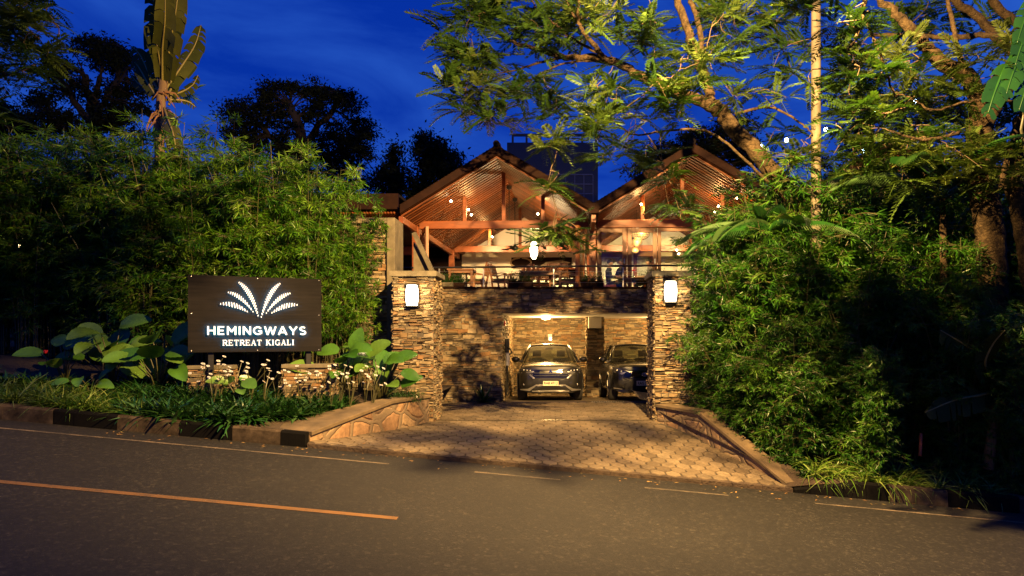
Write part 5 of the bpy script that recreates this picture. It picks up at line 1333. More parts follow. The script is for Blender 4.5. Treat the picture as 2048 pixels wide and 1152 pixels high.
for X, Y, H in ((6.9, 11.5, 3.0), (7.6, 11.4, 3.2), (8.4, 11.4, 3.3), (5.05, 11.6, 3.1), (5.35, 11.3, 2.4), (6.3, 12.2, 3.6), (7.4, 12.0, 3.9), (8.2, 12.0, 3.9)): pr(X, Y, H, BS[rng.randrange(2)], 4.2, R3, 1.0, (.16, 0))
for o in BL+[BT]+BS+BB:
    for c in list(o.children): bpy.data.objects.remove(c)
    bpy.data.objects.remove(o)

# ---------------------------------------------------------------- feathery trees over the gate
def feather_tree(label, limbs, fol, seed, twigs=True, m='fern'):
    # limbs: (points, r0, r1); fol: (px, py, rx, ry, Y, dY, count, tone)
    t = thing('feathery_tree', label, 'tree', limbs[0][0][0]); o0 = Vector(limbs[0][0][0]); mb = MB(); LP = []
    for pts, r0, r1 in limbs: LP += limb(mb, [Vector(p)-o0 for p in pts], r0, r1, 7, .012*min(1, r0*8)+.004)
    r = random.Random(seed); cs = []; LPn = np.array([tuple(p) for p in LP]); mf = MB(); mt = MB()
    for px, py, rx, ry, Y, dY, n, tone in fol:
        c0 = []
        for k in range(n):
            a = r.uniform(0, 2*math.pi); q = math.sqrt(r.random())
            c0.append(at(px+rx*q*math.cos(a), py+ry*q*math.sin(a), Y+r.uniform(-dY, dY))-o0)
        sprays(mf, c0, Y, tone0=tone, r=r); cs += c0
    if twigs:
        for c in cs:
            d = LPn-np.array(tuple(c)); dist = np.linalg.norm(d, axis=1); i = int(np.argmin(dist))
            if dist[i] < .12: continue
            a = Vector(LPn[i]); m_ = a.lerp(c, .5)+Vector((r.gauss(0, .1), r.gauss(0, .1), .12*dist[i]+r.gauss(0, .04)))
            tp = wiggle([a, m_, c], 4, .006); mt.tube(tp, [.009-.006*i/8 for i in range(9)], 5, r.random(), cap=False)
            if len(LPn) < 900: LPn = np.vstack([LPn, np.array(tuple(m_))])
    if mt.n: mb.add(np.concatenate(mt.v), [tuple(f) for f in mt.f], mt.t, 1)
    mb.build('trunk', [M['bark'], M['twig']], t, smooth=True)
    mf.build('crown', M[m], t)
    return t
A = at
T1 = [([A(1355,0,12.9), A(1300,-90,11), A(1220,-160,9), A(1118,-200,7.5)], .03, .012), ([A(1700,600,13.6), A(1590,400,13.5), A(1500,295,13.4), A(1440,225,13.3), A(1425,205,13.25)], .18, .135),  # leading limb is out of view and carries the added shading sprays
      ([A(1432,215,13.25), A(1380,195,13.0), A(1310,168,13.2), A(1260,140,13.4), A(1205,117,13.7), A(1130,113,14.3), A(1075,98,14.8), A(1015,78,15.3), A(960,40,15.6)], .12, .02),
      ([A(1210,118,13.7), A(1190,92,13.5), A(1165,62,13.2), A(1156,30,13.0), A(1162,-20,12.8)], .06, .02),
      ([A(1195,105,13.6), A(1150,80,13.8), A(1110,48,14.2), A(1075,20,14.6), A(1060,-10,14.9)], .03, .012),
      ([A(1150,35,13.0), A(1138,15,13.0), A(1130,-10,12.9)], .025, .012),
      ([A(1425,205,13.2), A(1400,130,13.1), A(1378,70,13.0), A(1355,0,12.9), A(1340,-60,12.8)], .10, .06),
      ([A(1400,140,13.1), A(1402,70,13.0), A(1385,10,12.9), A(1370,-40,12.8)], .06, .04),
      ([A(1130,113,14.3), A(1080,125,14.8), A(1030,140,15.2), A(985,150,15.5)], .035, .01),
      ([A(1270,145,13.4), A(1210,125,13.8), A(1130,126,14.2), A(1060,160,14.8), A(1020,182,15.2)], .03, .01),
      ([A(1570,400,12.9), A(1500,330,12.6), A(1420,265,12.4), A(1330,262,12.2), A(1270,270,12.1), A(1225,240,12.0)], .03, .012),
      ([A(1470,228,13.2), A(1540,215,12.9), A(1600,245,12.6), A(1625,268,12.5)], .03, .012)]
F1 = [(1100,-212,42,44,7.5,.2,13,.2), (1356,-150,26,12,7.40,.06,3,.3), (1452,-152,8,5,7.37,.04,1,.3), (960,60,75,70,15.6,.8,17,.25), (1010,40,90,60,15.4,1.0,17,.3), (930,165,42,70,15.6,.5,13,.15), (990,150,60,40,15.3,.5,9,.6), (960,215,40,30,15.6,.4,6,.12), (1000,235,22,20,15.4,.2,3,.1),  # leading sprays are unseen, added by the lamp to shade left planting and drive
      (1110,40,80,50,14.6,1.0,13,.3), (1200,20,60,30,13.4,.6,6,.55), (1195,45,24,24,11.3,.3,2,0.56), (1110,85,60,30,14.6,.6,5,.3), (1060,165,60,26,14.8,.5,5,.2),
      (1100,212,55,30,14.6,.4,7,.12), (1175,180,34,16,12.0,.3,2,0.24), (1165,185,22,16,11.8,.3,2,0.42), (1185,235,28,36,11.6,.3,5,0.45), (1195,275,34,22,11.6,.3,4,0.42), (1270,240,40,22,11.4,.3,4,0.42), (1330,190,36,34,11.0,.3,5,0.42), (1350,225,36,22,11.0,.3,4,0.36),
      (1090,285,24,20,12.0,.3,4,.6), (1085,375,18,18,12.0,.25,3,.4), (1260,300,40,20,14.0,.4,3,.15), (1310,325,40,22,13.8,.3,4,.1), (1240,325,40,20,14.2,.3,3,.1),
      (1330,110,60,60,11.7,.6,7,0.14), (1240,150,50,40,11.7,.5,5,0.10), (1280,60,60,50,11.9,.6,5,0.10), (1400,105,32,40,10.8,.3,5,0.45), (1385,165,40,28,10.8,.3,5,0.45), (1450,60,60,60,13.4,.7,8,.45), (1460,120,34,34,11.6,.5,3,0.34), (1480,25,80,30,13.6,.8,8,.3),
      (1300,60,30,20,10.6,.25,2,0.32), (1440,30,26,18,10.8,.25,2,0.32), (1545,190,44,12,12.0,.3,3,0.45), (1480,185,30,14,11.6,.3,2,0.42), (1560,110,50,50,13.6,.6,7,.2), (1590,60,50,50,13.6,.6,7,.2), (1560,260,34,22,13.8,.4,3,.12), (1590,300,30,20,12.4,.3,4,.8), (1600,335,34,14,12.4,.3,3,.7),
      (1118,455,30,26,12.2,.4,5,.12), (1140,490,22,18,12.2,.3,3,.1), (1095,480,20,10,12.2,.3,2,.12), (1350,395,16,40,12.4,.3,4,.12), (1335,345,14,20,12.4,.3,2,.1), (1372,420,12,14,12.4,.2,2,.1)]
feather_tree('feathery-leaved tree with a leaning trunk and limbs reaching over the gate', T1, F1, 31)
T2 = [([A(1990,1000,12.2), A(1990,760,12.1), A(1985,560,11.9), A(1975,440,11.7), A(1960,330,11.6), A(1965,240,11.5), A(2005,170,11.4), A(2060,100,11.3)], .25, .20),
      ([A(1965,260,11.5), A(1940,160,11.3), A(1890,130,11.2), A(1850,90,11.2), A(1815,50,11.1), A(1790,25,11.1), A(1740,-20,11.0)], .15, .05),
      ([A(1945,168,11.3), A(1930,140,11.2), A(1915,95,11.2), A(1903,40,11.2), A(1893,-10,11.2)], .05, .03),
      ([A(2040,208,10.9), A(1990,198,10.8), A(1930,205,10.8), A(1865,220,10.7), A(1830,200,10.7), A(1790,185,10.7)], .025, .01),
      ([A(1870,125,11.2), A(1850,118,10.9), A(1820,130,10.8), A(1795,140,10.7)], .02, .008),
      ([A(1920,265,10.9), A(1850,280,10.8), A(1780,262,10.7)], .03, .015),
      ([A(2090,1000,11.4), A(2080,700,11.3), A(2065,520,11.2), A(2040,400,11.1), A(2035,300,11.0), A(2075,200,10.9)], .22, .16),
      ([A(2000,380,10.9), A(2020,300,10.8), A(2045,220,10.7), A(2060,150,10.6)], .04, .03),
      ([A(2060,80,11.4), A(1980,70,12.0), A(1900,75,12.4), A(1830,70,12.8), A(1740,72,13.0)], .06, .03),
      ([A(2030,110,12.5), A(1960,40,12.6), A(1910,0,12.6), A(1880,-40,12.6)], .08, .06),
      ([A(2060,60,12.5), A(2000,20,12.6), A(1970,-30,12.6)], .08, .07)]
F2 = [(1790,110,44,26,10.9,.4,6,.85), (1800,150,50,20,10.8,.4,6,.8), (1830,195,36,18,10.9,.4,4,.7), (1860,185,36,16,11.6,.3,3,.5), (1960,110,50,24,10.9,.4,5,.8), (2010,80,40,24,10.8,.4,4,.8), (1930,180,36,18,11.0,.3,3,.6),
      (1730,235,50,40,11.6,.5,8,.55), (1700,290,44,34,11.8,.5,6,.5), (1760,300,44,34,11.5,.5,6,.6), (1820,300,50,26,11.4,.5,7,.7), (1880,280,50,22,11.2,.4,6,.8), (1900,330,50,22,11.2,.4,7,.8), (1970,330,44,22,10.8,.4,6,.8), (1940,290,40,18,11.0,.4,5,.7), (2010,360,44,22,10.8,.4,5,.8),
      (1750,350,50,24,12.2,.5,6,.4), (1700,180,34,34,12.6,.5,5,.35), (1700,120,44,40,13.0,.5,6,.25), (1760,60,50,40,13.2,.6,6,.3), (1850,30,60,30,13.4,.6,6,.15), (1960,20,60,30,13.4,.6,6,.12), (1880,230,50,22,13.2,.4,5,.1), (2020,230,24,30,12.2,.3,3,.3), (1850,370,50,22,11.6,.4,6,.65), (2030,290,24,30,10.9,.3,3,.8)]
feather_tree('feathery-leaved tree with a thick mottled trunk at the far right', T2, F2, 32)
# a branch of a third tree, with unseen sprays added to shade the right hedge
T3 = [([A(1900,-260,7.8), A(1700,-190,7.6), A(1580,-110,7.5), A(1540,-100,7.5)], .04, .012), ([A(1900,-260,7.8), A(1780,-120,8.0), A(1735,-20,8.0), A(1718,60,8.0), A(1690,110,8.0)], .05, .015),
      ([A(1725,30,8.0), A(1760,110,8.0), A(1790,190,8.0), A(1820,250,8.0)], .02, .008), ([A(1735,-20,8.0), A(1620,-40,8.1), A(1560,0,8.1)], .02, .008)]
F3 = [(1578,-72,50,22,7.6,.2,10,.3), (1700,30,50,50,8.0,.3,8,.1), (1690,140,24,50,8.0,.2,6,.1), (1752,150,26,40,7.9,.2,5,.1), (1775,230,36,20,7.9,.2,4,.1), (1740,215,16,46,8.0,.2,4,.1), (1620,5,30,30,8.1,.3,4,.1), (1618,150,8,20,8.1,.1,1,.1), (1840,258,24,14,7.9,.2,2,.1), (1690,265,14,24,8.1,.2,2,.1)]
feather_tree('dark hanging branch of feathery leaves in front of the lamp pole', T3, F3, 33)
T4 = [([A(-160,-60,9.6), A(-60,10,9.5), A(10,50,9.4), A(60,92,9.3), A(85,100,9.3), A(115,82,9.2)], .03, .008), ([A(-120,20,9.6), A(-40,90,9.5), A(10,150,9.4)], .025, .008)]
F4 = [(20,20,50,36,9.4,.5,9,.3), (70,45,34,30,9.2,.3,5,.45), (92,100,18,16,9.2,.2,3,.5), (20,105,44,40,9.4,.5,7,.25), (10,165,30,24,9.5,.4,4,.2), (-20,70,50,50,9.6,.5,7,.15), (100,20,18,20,9.3,.2,2,.35), (60,140,14,14,9.3,.2,2,.3), (0,220,40,24,12.5,.5,4,.1)]
feather_tree('branch of a feathery-leaved tree reaching in at the top left corner', T4, F4, 34)

# ---------------------------------------------------------------- dark trees beyond
def dark_tree(label, base, limbs, clumps, Y, seed, leaf=(.12, .26), per=95, spike=0):
    r = random.Random(seed); o0 = at(*base, Y); t = thing('dark_tree', label, 'tree', o0, group='dark trees beyond the lodge'); mb = MB(); mf = MB(); LP = []
    for pts, r0, r1 in limbs: LP += limb(mb, [at(x, y, Y+r.uniform(-1, 1))-o0 for x, y in pts], r0, r1, 5, .05, 7)
    LPn = np.array([tuple(p) for p in LP])
    P, D, LL, T_ = [], [], [], []
    for px, py, rx, ry, n in clumps:
        for q in range(n):
            a = r.uniform(0, 2*math.pi); s = math.sqrt(r.random()); c = at(px+rx*s*math.cos(a), py+ry*s*math.sin(a), Y+r.uniform(-1.8, 1.8))-o0; rad = r.uniform(.22, .55); tone = r.random()
            i = int(np.argmin(np.linalg.norm(LPn-np.array(tuple(c)), axis=1))); a_ = Vector(LPn[i])
            mb.tube([a_, a_.lerp(c, .5)+Vector((0, 0, .15)), c], [.05, .035, .015], 4, .5, cap=False)
            for k in range(per):
                v = Vector((r.gauss(0, 1), r.gauss(0, 1), r.gauss(0, .62)*(1 if not spike else 1.5)))*rad*.62
                P.append(c+v); D.append((r.gauss(0, 1), r.gauss(0, 1), r.gauss(-.1+spike, .7))); LL.append(r.uniform(*leaf)); T_.append(tone)
    place_t(mf, *LEAF, P, D, LL, np.array(LL)*.42, roll=.8, tone=T_)
    mb.build('trunk', M['bark_dark'], t, smooth=True); mf.build('crown', M['silh'], t); return t
dark_tree('dark flat-topped tree left of the tall banana plant', (190,330), [([(190,420),(195,300),(185,220),(170,150)], .4, .16), ([(192,260),(150,200),(110,140),(90,110)], .2, .08), ([(190,230),(230,170),(255,130),(250,100)], .2, .08), ([(190,290),(120,250),(80,220)], .16, .06), ([(185,220),(205,140),(200,95)], .15, .06)],
          [(180,95,60,18,26),(105,135,40,24,22),(225,120,48,26,26),(80,200,28,18,14),(95,240,50,22,22),(150,180,45,22,16),(250,170,45,25,20),(230,220,65,30,30),(150,265,90,30,36),(270,240,40,50,20)], 36, 1)
dark_tree('broad dark tree behind the middle of the bamboo screen', (600,420), [([(600,460),(605,340),(600,260),(580,210)], .45, .16), ([(602,300),(650,240),(680,200),(690,190)], .2, .08), ([(600,320),(540,270),(500,230),(470,220)], .2, .08), ([(605,330),(680,300),(720,280)], .16, .06), ([(600,260),(640,200),(655,175)], .14, .05)],
          [(560,185,40,20,20),(640,185,50,24,26),(690,205,30,25,16),(480,225,36,28,22),(530,215,30,25,14),(600,225,60,24,24),(720,270,28,34,22),(680,275,50,30,26),(540,280,60,40,34),(470,280,36,40,24),(640,310,90,40,44),(710,340,50,45,34),(600,360,110,40,40)], 37, 2)
dark_tree('pair of dark conifer-like trees left of the gable roof', (850,430), [([(850,460),(850,350),(848,262)], .35, .04), ([(890,460),(885,360),(880,285)], .3, .04), ([(790,460),(788,370),(785,300)], .25, .04)],
          [(848,275,10,14,8),(850,310,24,22,24),(880,300,16,16,12),(890,330,34,24,26),(845,360,55,28,40),(787,312,14,18,10),(785,345,24,24,18),(770,375,26,26,16),(920,345,25,22,16),(880,390,60,24,26),(800,400,50,30,24)], 40, 3, (.16,.30), 80, .55)
dark_tree('dark round tree rising behind the right gable roof', (1430,420), [([(1430,460),(1425,360),(1410,300)], .3, .1), ([(1425,360),(1380,320),(1350,300)], .15, .06)],
          [(1330,312,40,24,22),(1400,285,40,30,26),(1470,270,40,40,30),(1440,320,60,24,26),(1300,345,40,22,14),(1520,340,40,40,14)], 34, 4)
dark_tree('dark small tree at the far left edge beyond the bamboo', (10,330), [([(0,420),(5,320),(10,240)], .25, .08), ([(5,330),(40,270)], .1, .05)], [(10,225,30,22,16),(20,260,45,25,22),(-30,240,40,40,20)], 30, 5)
dark_tree('dark tree rising behind the festoon lamps at right', (1750,420), [([(1750,460),(1745,340),(1740,240)], .35, .1), ([(1745,340),(1820,260),(1860,220)], .15, .06)], [(1740,200,70,50,36),(1850,230,70,50,36),(1780,290,110,40,44),(1680,330,50,40,20),(1950,260,60,60,30)], 38, 6)

# ---------------------------------------------------------------- tall wild banana
b0 = at(322, 640, 15.6)
t = thing('banana_plant', 'tall wild banana with torn leaves rising above the left bamboo', 'banana plant', (b0.x, b0.y, .6)); o0 = Vector((b0.x, b0.y, .6))
B = lambda x, y, d=0: at(x, y, 15.6+d)-o0
mb = MB(); limb(mb, [Vector((0,0,-.2)), B(318,420), B(318,280), B(322,200), B(330,150)], .13, .09, 6, .01, 12); mb.build('trunk', mat('banana_trunk', (.20,.13,.06), (.10,.06,.03), scale=4, rough=.8, stretch=(5,5,.6), bmp=.5, bscale=9), t, smooth=True)
def paddle(pts, width, seed, name='leaf', tone=.6, bend=None):
    # a big torn leaf carried along a curved midrib
    P = wiggle([Vector(p) for p in pts], 5, 0); n = len(P)-1; r = random.Random(seed); mb = MB()
    mb.tube(P, [.03*(1-.8*i/n) for i in range(n+1)], 6, .5, 1)
    for sg in (1, -1):
        i = 1
        while i < n:
            k = min(r.choice((1, 2, 2, 3, 4)), n-i); drp = r.uniform(.1, .55)*width; V = []
            for q in range(k+1):
                j_ = i+q; f = j_/n; w = width*math.sin(math.pi*min(1, .10+.88*f))**.55; d = (P[min(j_+1, n)]-P[j_-1]).normalized()
                s = d.cross(Vector((0, -1, .15))).normalized()*sg; sh_ = .04*(1 if q == k else 0)
                nn = s.cross(d)
                for g in (0, .5, 1): V.append(P[j_]-d*sh_*g+s*w*g*.95+d*w*.35*g+Vector((0, .10*sg*g*w, -drp*g*g+.10*w*math.sin(g*math.pi))))
            Fs = [(3*q+c, 3*q+c+1, 3*q+c+4, 3*q+c+3) for q in range(k) for c in (0, 1)]
            mb.add([tuple(v) for v in V], Fs, min(1, max(0, r.gauss(tone, .12)))); i += k
    return mb
M['midrib'] = mat('midrib', (.22,.19,.05), (.16,.13,.04), rough=.5)
for i, (pts, w, tn) in enumerate([
    ([B(330,165), B(340,90,-.3), B(352,20,-.6), B(362,-70,-.8)], 0.28, 0.90), ([B(318,170), B(310,100,.1), B(308,30,.2), B(305,-70,.3)], 0.25, 0.45),
    ([B(325,170), B(325,100,-.5), B(330,40,-.9), B(330,-40,-1.2)], 0.29, 0.80), ([B(322,190), B(300,150,.3), B(280,110,.5), B(262,92,.6)], 0.21, 0.40),
    ([B(330,180), B(365,130,.3), B(390,90,.5), B(402,50,.5)], 0.25, 0.50), ([B(318,200), B(295,165,.2), B(278,135,.4), B(264,120,.5)], 0.15, 0.40), ([B(335,190), B(360,150,.4), B(385,115,.6), B(400,75,.7)], 0.18, 0.35),
    ([B(338,210), B(352,160,.3), B(372,130,.5), B(385,120,.6)], 0.13, 0.45), ([B(320,150), B(340,80,.5), B(350,10,.7), B(345,-60,.8)], 0.25, 0.35),
    ([B(328,215), B(335,235,-.5), B(347,270,-.9), B(352,310,-1.0), B(350,342,-1.0)], 0.21, 1.00), ([B(325,180), B(292,175,.3), B(275,165,.5), B(262,150,.6)], 0.13, 0.15), ([B(330,190), B(360,185,.3), B(385,170,.5), B(396,150,.6)], 0.13, 0.25), ([B(332,200), B(362,200,.2), B(380,205,.3), B(392,215,.4)], 0.08, 0.15), ([B(326,160), B(318,110,-.4), B(312,60,-.6), B(320,-20,-.8)], 0.20, 0.35), ([B(322,420,-1), B(315,455,-1.3), B(313,500,-1.4), B(318,540,-1.4)], 0.15, 0.65)]):
    mb = paddle(pts, w, i+50, tone=tn); mb.build('leaf', [M['banana'], M['midrib']], t, smooth=True)
mb = MB()
for k in range(26):                                     # old dry leaf stalks hanging round the top of the trunk
    p = B(322+rng.uniform(-10, 16), 200+rng.uniform(-20, 60), rng.uniform(-.2, .2)); e = p+Vector((rng.uniform(-.25, .35), rng.uniform(-.2, .2), rng.uniform(-.5, -.1))); mb.tube([p, p.lerp(e, .5)+Vector((rng.uniform(-.05,.05), 0, .08)), e], [.03, .02, .006], 5, rng.random())
mb.build('dry_stalks', mat('dry_stalk', (.26,.13,.05), (.14,.07,.03), rough=.9), t)

# ---------------------------------------------------------------- bed planting, left
def broad_plant(px, py, Y, n, L_, label, seed, spread=.5, h=(.5, .95), lk='broad', grp='broad-leaved plants of the flower bed'):
    q = at(px, py, Y); z = bed_l(q.x, Y) if q.x < 0 else min(bed_r(q.x, Y), .6); t = thing('broad_leaved_plant', label, 'plant', (q.x, Y, z), group=grp)
    r = random.Random(seed)
    for k in range(n):
        a = 2*math.pi*k/n*2.4+r.uniform(-.4, .4); hh = r.uniform(*h); rad = spread*r.uniform(.25, 1)
        e = Vector((math.cos(a)*rad, math.sin(a)*rad*.8-.08, hh)); st = MB(); st.tube([(0,0,-.05), (e.x*.35, e.y*.35, hh*.55), tuple(e)], [.014, .011, .008], 6); 
        d = Vector((math.cos(a)*.8+r.gauss(0, .2), math.sin(a)*.6-.35, r.uniform(-.25, .75))).normalized(); nn = Vector((0, -.75, .8))
        T_, Fs = broad_t(20, r.uniform(.1, .45), r.uniform(.02, .14)); l = L_*r.uniform(.75, 1.15)
        st.add([(0,0,0)]*0, [])
        mb = MB(); place_t(mb, T_, Fs, [tuple(e)], [tuple(d)], l, l*r.uniform(.56, .74), up=[tuple(nn)], tone=r.random()); lf = mb.build('leaf', M[lk], t, smooth=True)
        st.build('stalk', M['culm'], lf, smooth=True)
    return t
broad_plant(130, 720, 12.6, 9, .46, 'low broad-leaved plant with a red bud at the left end of the flower bed', 1, .42, (.3, .75))
broad_plant(225, 720, 12.8, 17, .58, 'tallest broad-leaved plant left of the signboard', 2, .6, (.45, 1.25))
broad_plant(318, 720, 12.5, 16, .56, 'broad-leaved plant close to the left edge of the signboard', 3, .55, (.4, 1.1))
broad_plant(180, 780, 12.1, 6, .34, 'short broad-leaved plant below the tall ones left of the signboard', 4, .4, (.15, .4))
broad_plant(690, 770, 13.3, 14, .52, 'broad-leaved plant between the signboard and the gate pillar, left one', 5, .5, (.45, 1.05))
broad_plant(762, 770, 13.5, 14, .52, 'broad-leaved plant hard against the left gate pillar', 6, .5, (.4, 1.0))
broad_plant(478, 790, 12.0, 6, .34, 'upright broad-leaved plant between the two plinths', 7, .18, (.35, .7))
t = thing('red_flower', 'single red flower bud beside the low broad-leaved plant', 'flower', at(92, 706, 12.4)); mb = MB()
for k in range(5): mb.ellip((.022*math.cos(k*1.26), .02*math.sin(k*1.26), .02), (.018,.018,.035), 8, 6)
mb.build('petals', M['redpetal'], t, smooth=True); mb = MB(); mb.tube([(0,0,0),(.02,0,-.3),(.05,.05,-.6)], .006, 5); mb.build('stem', M['border'], t)
def strap_mesh(seed, n, L_, w, e0, bend, m):
    r = random.Random(seed); mb = MB(); d, p = [], []
    for i in range(n):
        a = r.uniform(0, 2*math.pi); e = r.uniform(e0, 1.35); d.append((math.cos(a)*math.cos(e), math.sin(a)*math.cos(e), math.sin(e))); p.append((r.gauss(0, .03), r.gauss(0, .03), 0))
    place_t(mb, *strap_t(6, bend), p, d, [L_*r.uniform(.6, 1.15) for _ in range(n)], w, roll=.2); o = mb.build('strappy_plant', m, smooth=True); return o
SP = [strap_mesh(s, 46, .42, .020, .45, .75, M['strap']) for s in (1, 2, 3)]
BP = [strap_mesh(s+10, 95, .22, .036, .1, .5, M['border']) for s in (1, 2, 3)]
def scatter(src, spots, name, label, cat, grp, zf, sc=(.8, 1.25)):
    for px, py, Y in spots:
        q = at(px, py, Y); o = rng.choice(src).copy(); COL.objects.link(o); o.name = name; o.location = (q.x, Y, zf(q.x, Y)); o.rotation_euler = (rng.gauss(0, .1), rng.gauss(0, .1), rng.uniform(0, 6.3)); s = rng.uniform(*sc); o.scale = (s, s, s)
        tag(o, label, cat, grp)
sp = [(x+rng.uniform(-8, 8), 800, y) for y in (10.95, 11.2, 11.5, 11.8) for x in range(-30, 285, 24)]
scatter(SP, sp, 'strappy_plant', 'low strappy plant with arching yellow-green leaves along the left kerb', 'plant', 'strappy plants along the left kerb', bed_l)
bp = []
for y in (10.95, 11.15, 11.4, 11.65, 11.9, 12.1, 12.35, 12.6, 12.9):
    for x in range(262, 800, 19):
        q = at(x, 800, y); lim = -4.9+(-2.75+4.9)*((y-10.75)/3.35)-.15
        if q.x < lim: bp.append((x+rng.uniform(-9, 9), 800, y+rng.uniform(-.1, .1)))
scatter(BP, bp, 'border_plant', 'low glossy dark green border plant in the flower bed below the signboard', 'plant', 'glossy border plants below the signboard', bed_l, (1.25, 2.25))
scatter(BP, [(x, 800, 12.3+rng.uniform(-.3, .5)) for x in range(-20, 270, 30)], 'border_plant', 'leafy dark plant in the shade at the left end of the bed', 'plant', 'shaded leafy plants left of the signboard', bed_l, (1.2, 1.7))
# daisies on long stems, leaning with the breeze
def daisy(seed):
    r = random.Random(seed); t = thing('daisy_plant', '', 'flowering plant'); st = MB(); fls = []
    for k in range(5):
        fl_ = MB(); fls.append(fl_)
        a = r.uniform(0, 6.3); h = r.uniform(.40, .72); e = Vector((math.cos(a)*.17+.10, math.sin(a)*.12, h)); st.tube([(0,0,0), (e.x*.3, e.y*.3, h*.6), tuple(e)], [.006,.005,.004], 5)
        n = 14; ax = Vector((.35+r.gauss(0, .2), -.35+r.gauss(0, .2), .9)).normalized(); u = ax.cross(Vector((0, 1, .2))).normalized(); v = ax.cross(u)
        place_t(fl_, [(0,0,0),(.5,.5,.04),(.32,1,.0),(-.32,1,.0),(-.5,.5,.04)], [(0,1,2,3,4)], [tuple(e)]*n, [tuple(u*math.cos(2*math.pi*i/n)+v*math.sin(2*math.pi*i/n)+ax*.12) for i in range(n)], 0.032, .013, up=[tuple(ax)]*n)
        fl_.ellip(tuple(e+ax*.005), (.009,.009,.006), 8, 6, .5, 1)
    st.build('stems', M['culm'], t)
    for f_ in fls: f_.build('flower', [M['petal'], M['daisy_eye']], t)
    return t
M['daisy_eye'] = mat('daisy_eye', (.35,.2,.02), rough=.9)
DS = [daisy(s) for s in (1, 2, 3)]; first = [True]*3
for k, (px, y) in enumerate([(388,11.7),(412,11.9),(440,11.8),(470,12.0),(500,12.1),(528,12.0),(552,12.3),(575,12.2),(598,12.4),(618,12.3),(640,12.5),(662,12.4),(680,12.6),(700,12.5),(730,12.9),(745,12.7),(425,11.5)]):
    i = k % 3; o = DS[i] if first[i] else copy_tree(DS[i]); first[i] = False
    q = at(px, 800, y); o.location = (q.x, y, bed_l(q.x, y)+.08); o.rotation_euler.z = rng.uniform(0, 6.3)*.1; s = rng.uniform(.85, 1.15); o.scale = (s, s, s)
    tag(o, 'white-flowered daisy plant in front of the signboard plinths', None, 'daisy plants in front of the signboard')
# small juniper by the left pillar
r = random.Random(5); mb = MB(); n = 1500
P = [(r.gauss(0, .16), r.gauss(0, .12), abs(r.gauss(.1, .08))) for _ in range(n)]; place_t(mb, *LEAF, P, [(p[0]*2+r.gauss(0,.5), p[1]*2+r.gauss(0,.5), .7+r.gauss(0,.4)) for p in P], .07, .012)
o = mb.build('juniper_bush', M['border']); q = at(818, 815, 13.6); o.location = (q.x-.05, 13.6, .45); tag(o, 'small feathery juniper bush at the foot of the left gate pillar', 'bush')
# aloe in the dark corner by the garage
mb = MB(); spiky(mb, (0,0,0), 40, .62, .07, random.Random(3), .2); o = mb.build('aloe_plant', M['palm'], smooth=True); o.location = (-1.75, 18.05, .02); tag(o, 'dark spiky aloe plant at the foot of the terrace wall beside the garage', 'plant')

# ---------------------------------------------------------------- right side: palms, big leaves, strappy plants
def palm_frond_t(pairs=44, bend=.55):
    V, Fs = [], []
    for i in range(pairs):
        t = .10+.9*i/(pairs-1); y = t*(1-.25*bend*t); z = -bend*t*t; L_ = .30*math.sin(math.pi*(.12+.80*t))**.7
        for sg in (1, -1):
            a = 1.0-.45*t; dx, dy = math.sin(a)*sg, math.cos(a); w = .012; q = len(V)
            V += [(0, y-w*.5, z), (dx*L_*.45, y+dy*L_*.45-w, z+.01), (dx*L_*.85, y+dy*L_*.85, z-.12*L_/.3), (dx*L_, y+dy*L_, z-.24*L_/.3), (dx*L_*.80, y+dy*L_*.80+w, z-.10*L_/.3), (dx*L_*.45, y+dy*L_*.45+w, z+.01)]
            Fs += [(q, q+1, q+5, q), (q+1, q+2, q+4, q+5), (q+2, q+3, q+4, q+2)]
    Fs = [f for f in Fs]
    return V, [tuple(f) for f in Fs]
def palm(X, Y, z, fr, label, seed):
    t = thing('palm', label, 'palm', (X, Y, z)); r = random.Random(seed); mb = MB(); mb.tube([(0,0,0),(.03,0,fr[0][3]*.5),(0,0,fr[0][3])], [.08,.06,.05], 10); mb.build('trunk', M['bark'], t, smooth=True)
    for az, el, L_, h in fr:
        d = (math.cos(az)*math.cos(el), math.sin(az)*math.cos(el), math.sin(el)); mb = MB(); T_, Fs = palm_frond_t(40, .5+.25*r.random())
        V = np.array(T_); 
        place_t(mb, V, [f for f in Fs if len(set(f)) == 4], [(0,0,h)], [d], L_, tone=r.random())
        place_t(mb, V, [(f[0], f[1], f[2]) for f in Fs if len(set(f)) == 3], [(0,0,h)], [d], L_, tone=r.random())
        s, dd, nn = frames([d]); rib = [Vector((0,0,h))+Vector(s[0])*0+Vector(dd[0])*L_*(u*(1-.14*u))+Vector(nn[0])*L_*(-.6*u*u) for u in [k/8 for k in range(9)]]
        mb.tube(rib, [.014*(1-.8*k/8) for k in range(9)], 5, .8); mb.build('frond', M['palm'], t)
palm(4.25, 12.9, .4, [(2.8,.5,1.6,3.3),(3.3,.35,1.6,3.3),(-2.5,.5,1.5,3.3),(-1.6,.45,1.5,3.3),(.2,.6,1.4,3.3),(-.7,.45,1.5,3.3),(-2.0,.75,1.5,3.3),(2.4,.6,1.3,3.3)], 'palm with drooping dark fronds above the hedge beside the gate', 1)
palm(6.9, 12.0, .0, [(2.4,.9,1.9,4.2),(3.2,.6,1.8,4.2),(-2.4,.8,1.8,4.2),(-1.3,.9,1.8,4.2),(.1,.8,1.8,4.2),(-.6,.5,1.7,4.2),(1.4,1.1,1.7,4.2)], 'palm with long glossy fronds before the thick mottled trunk', 2)
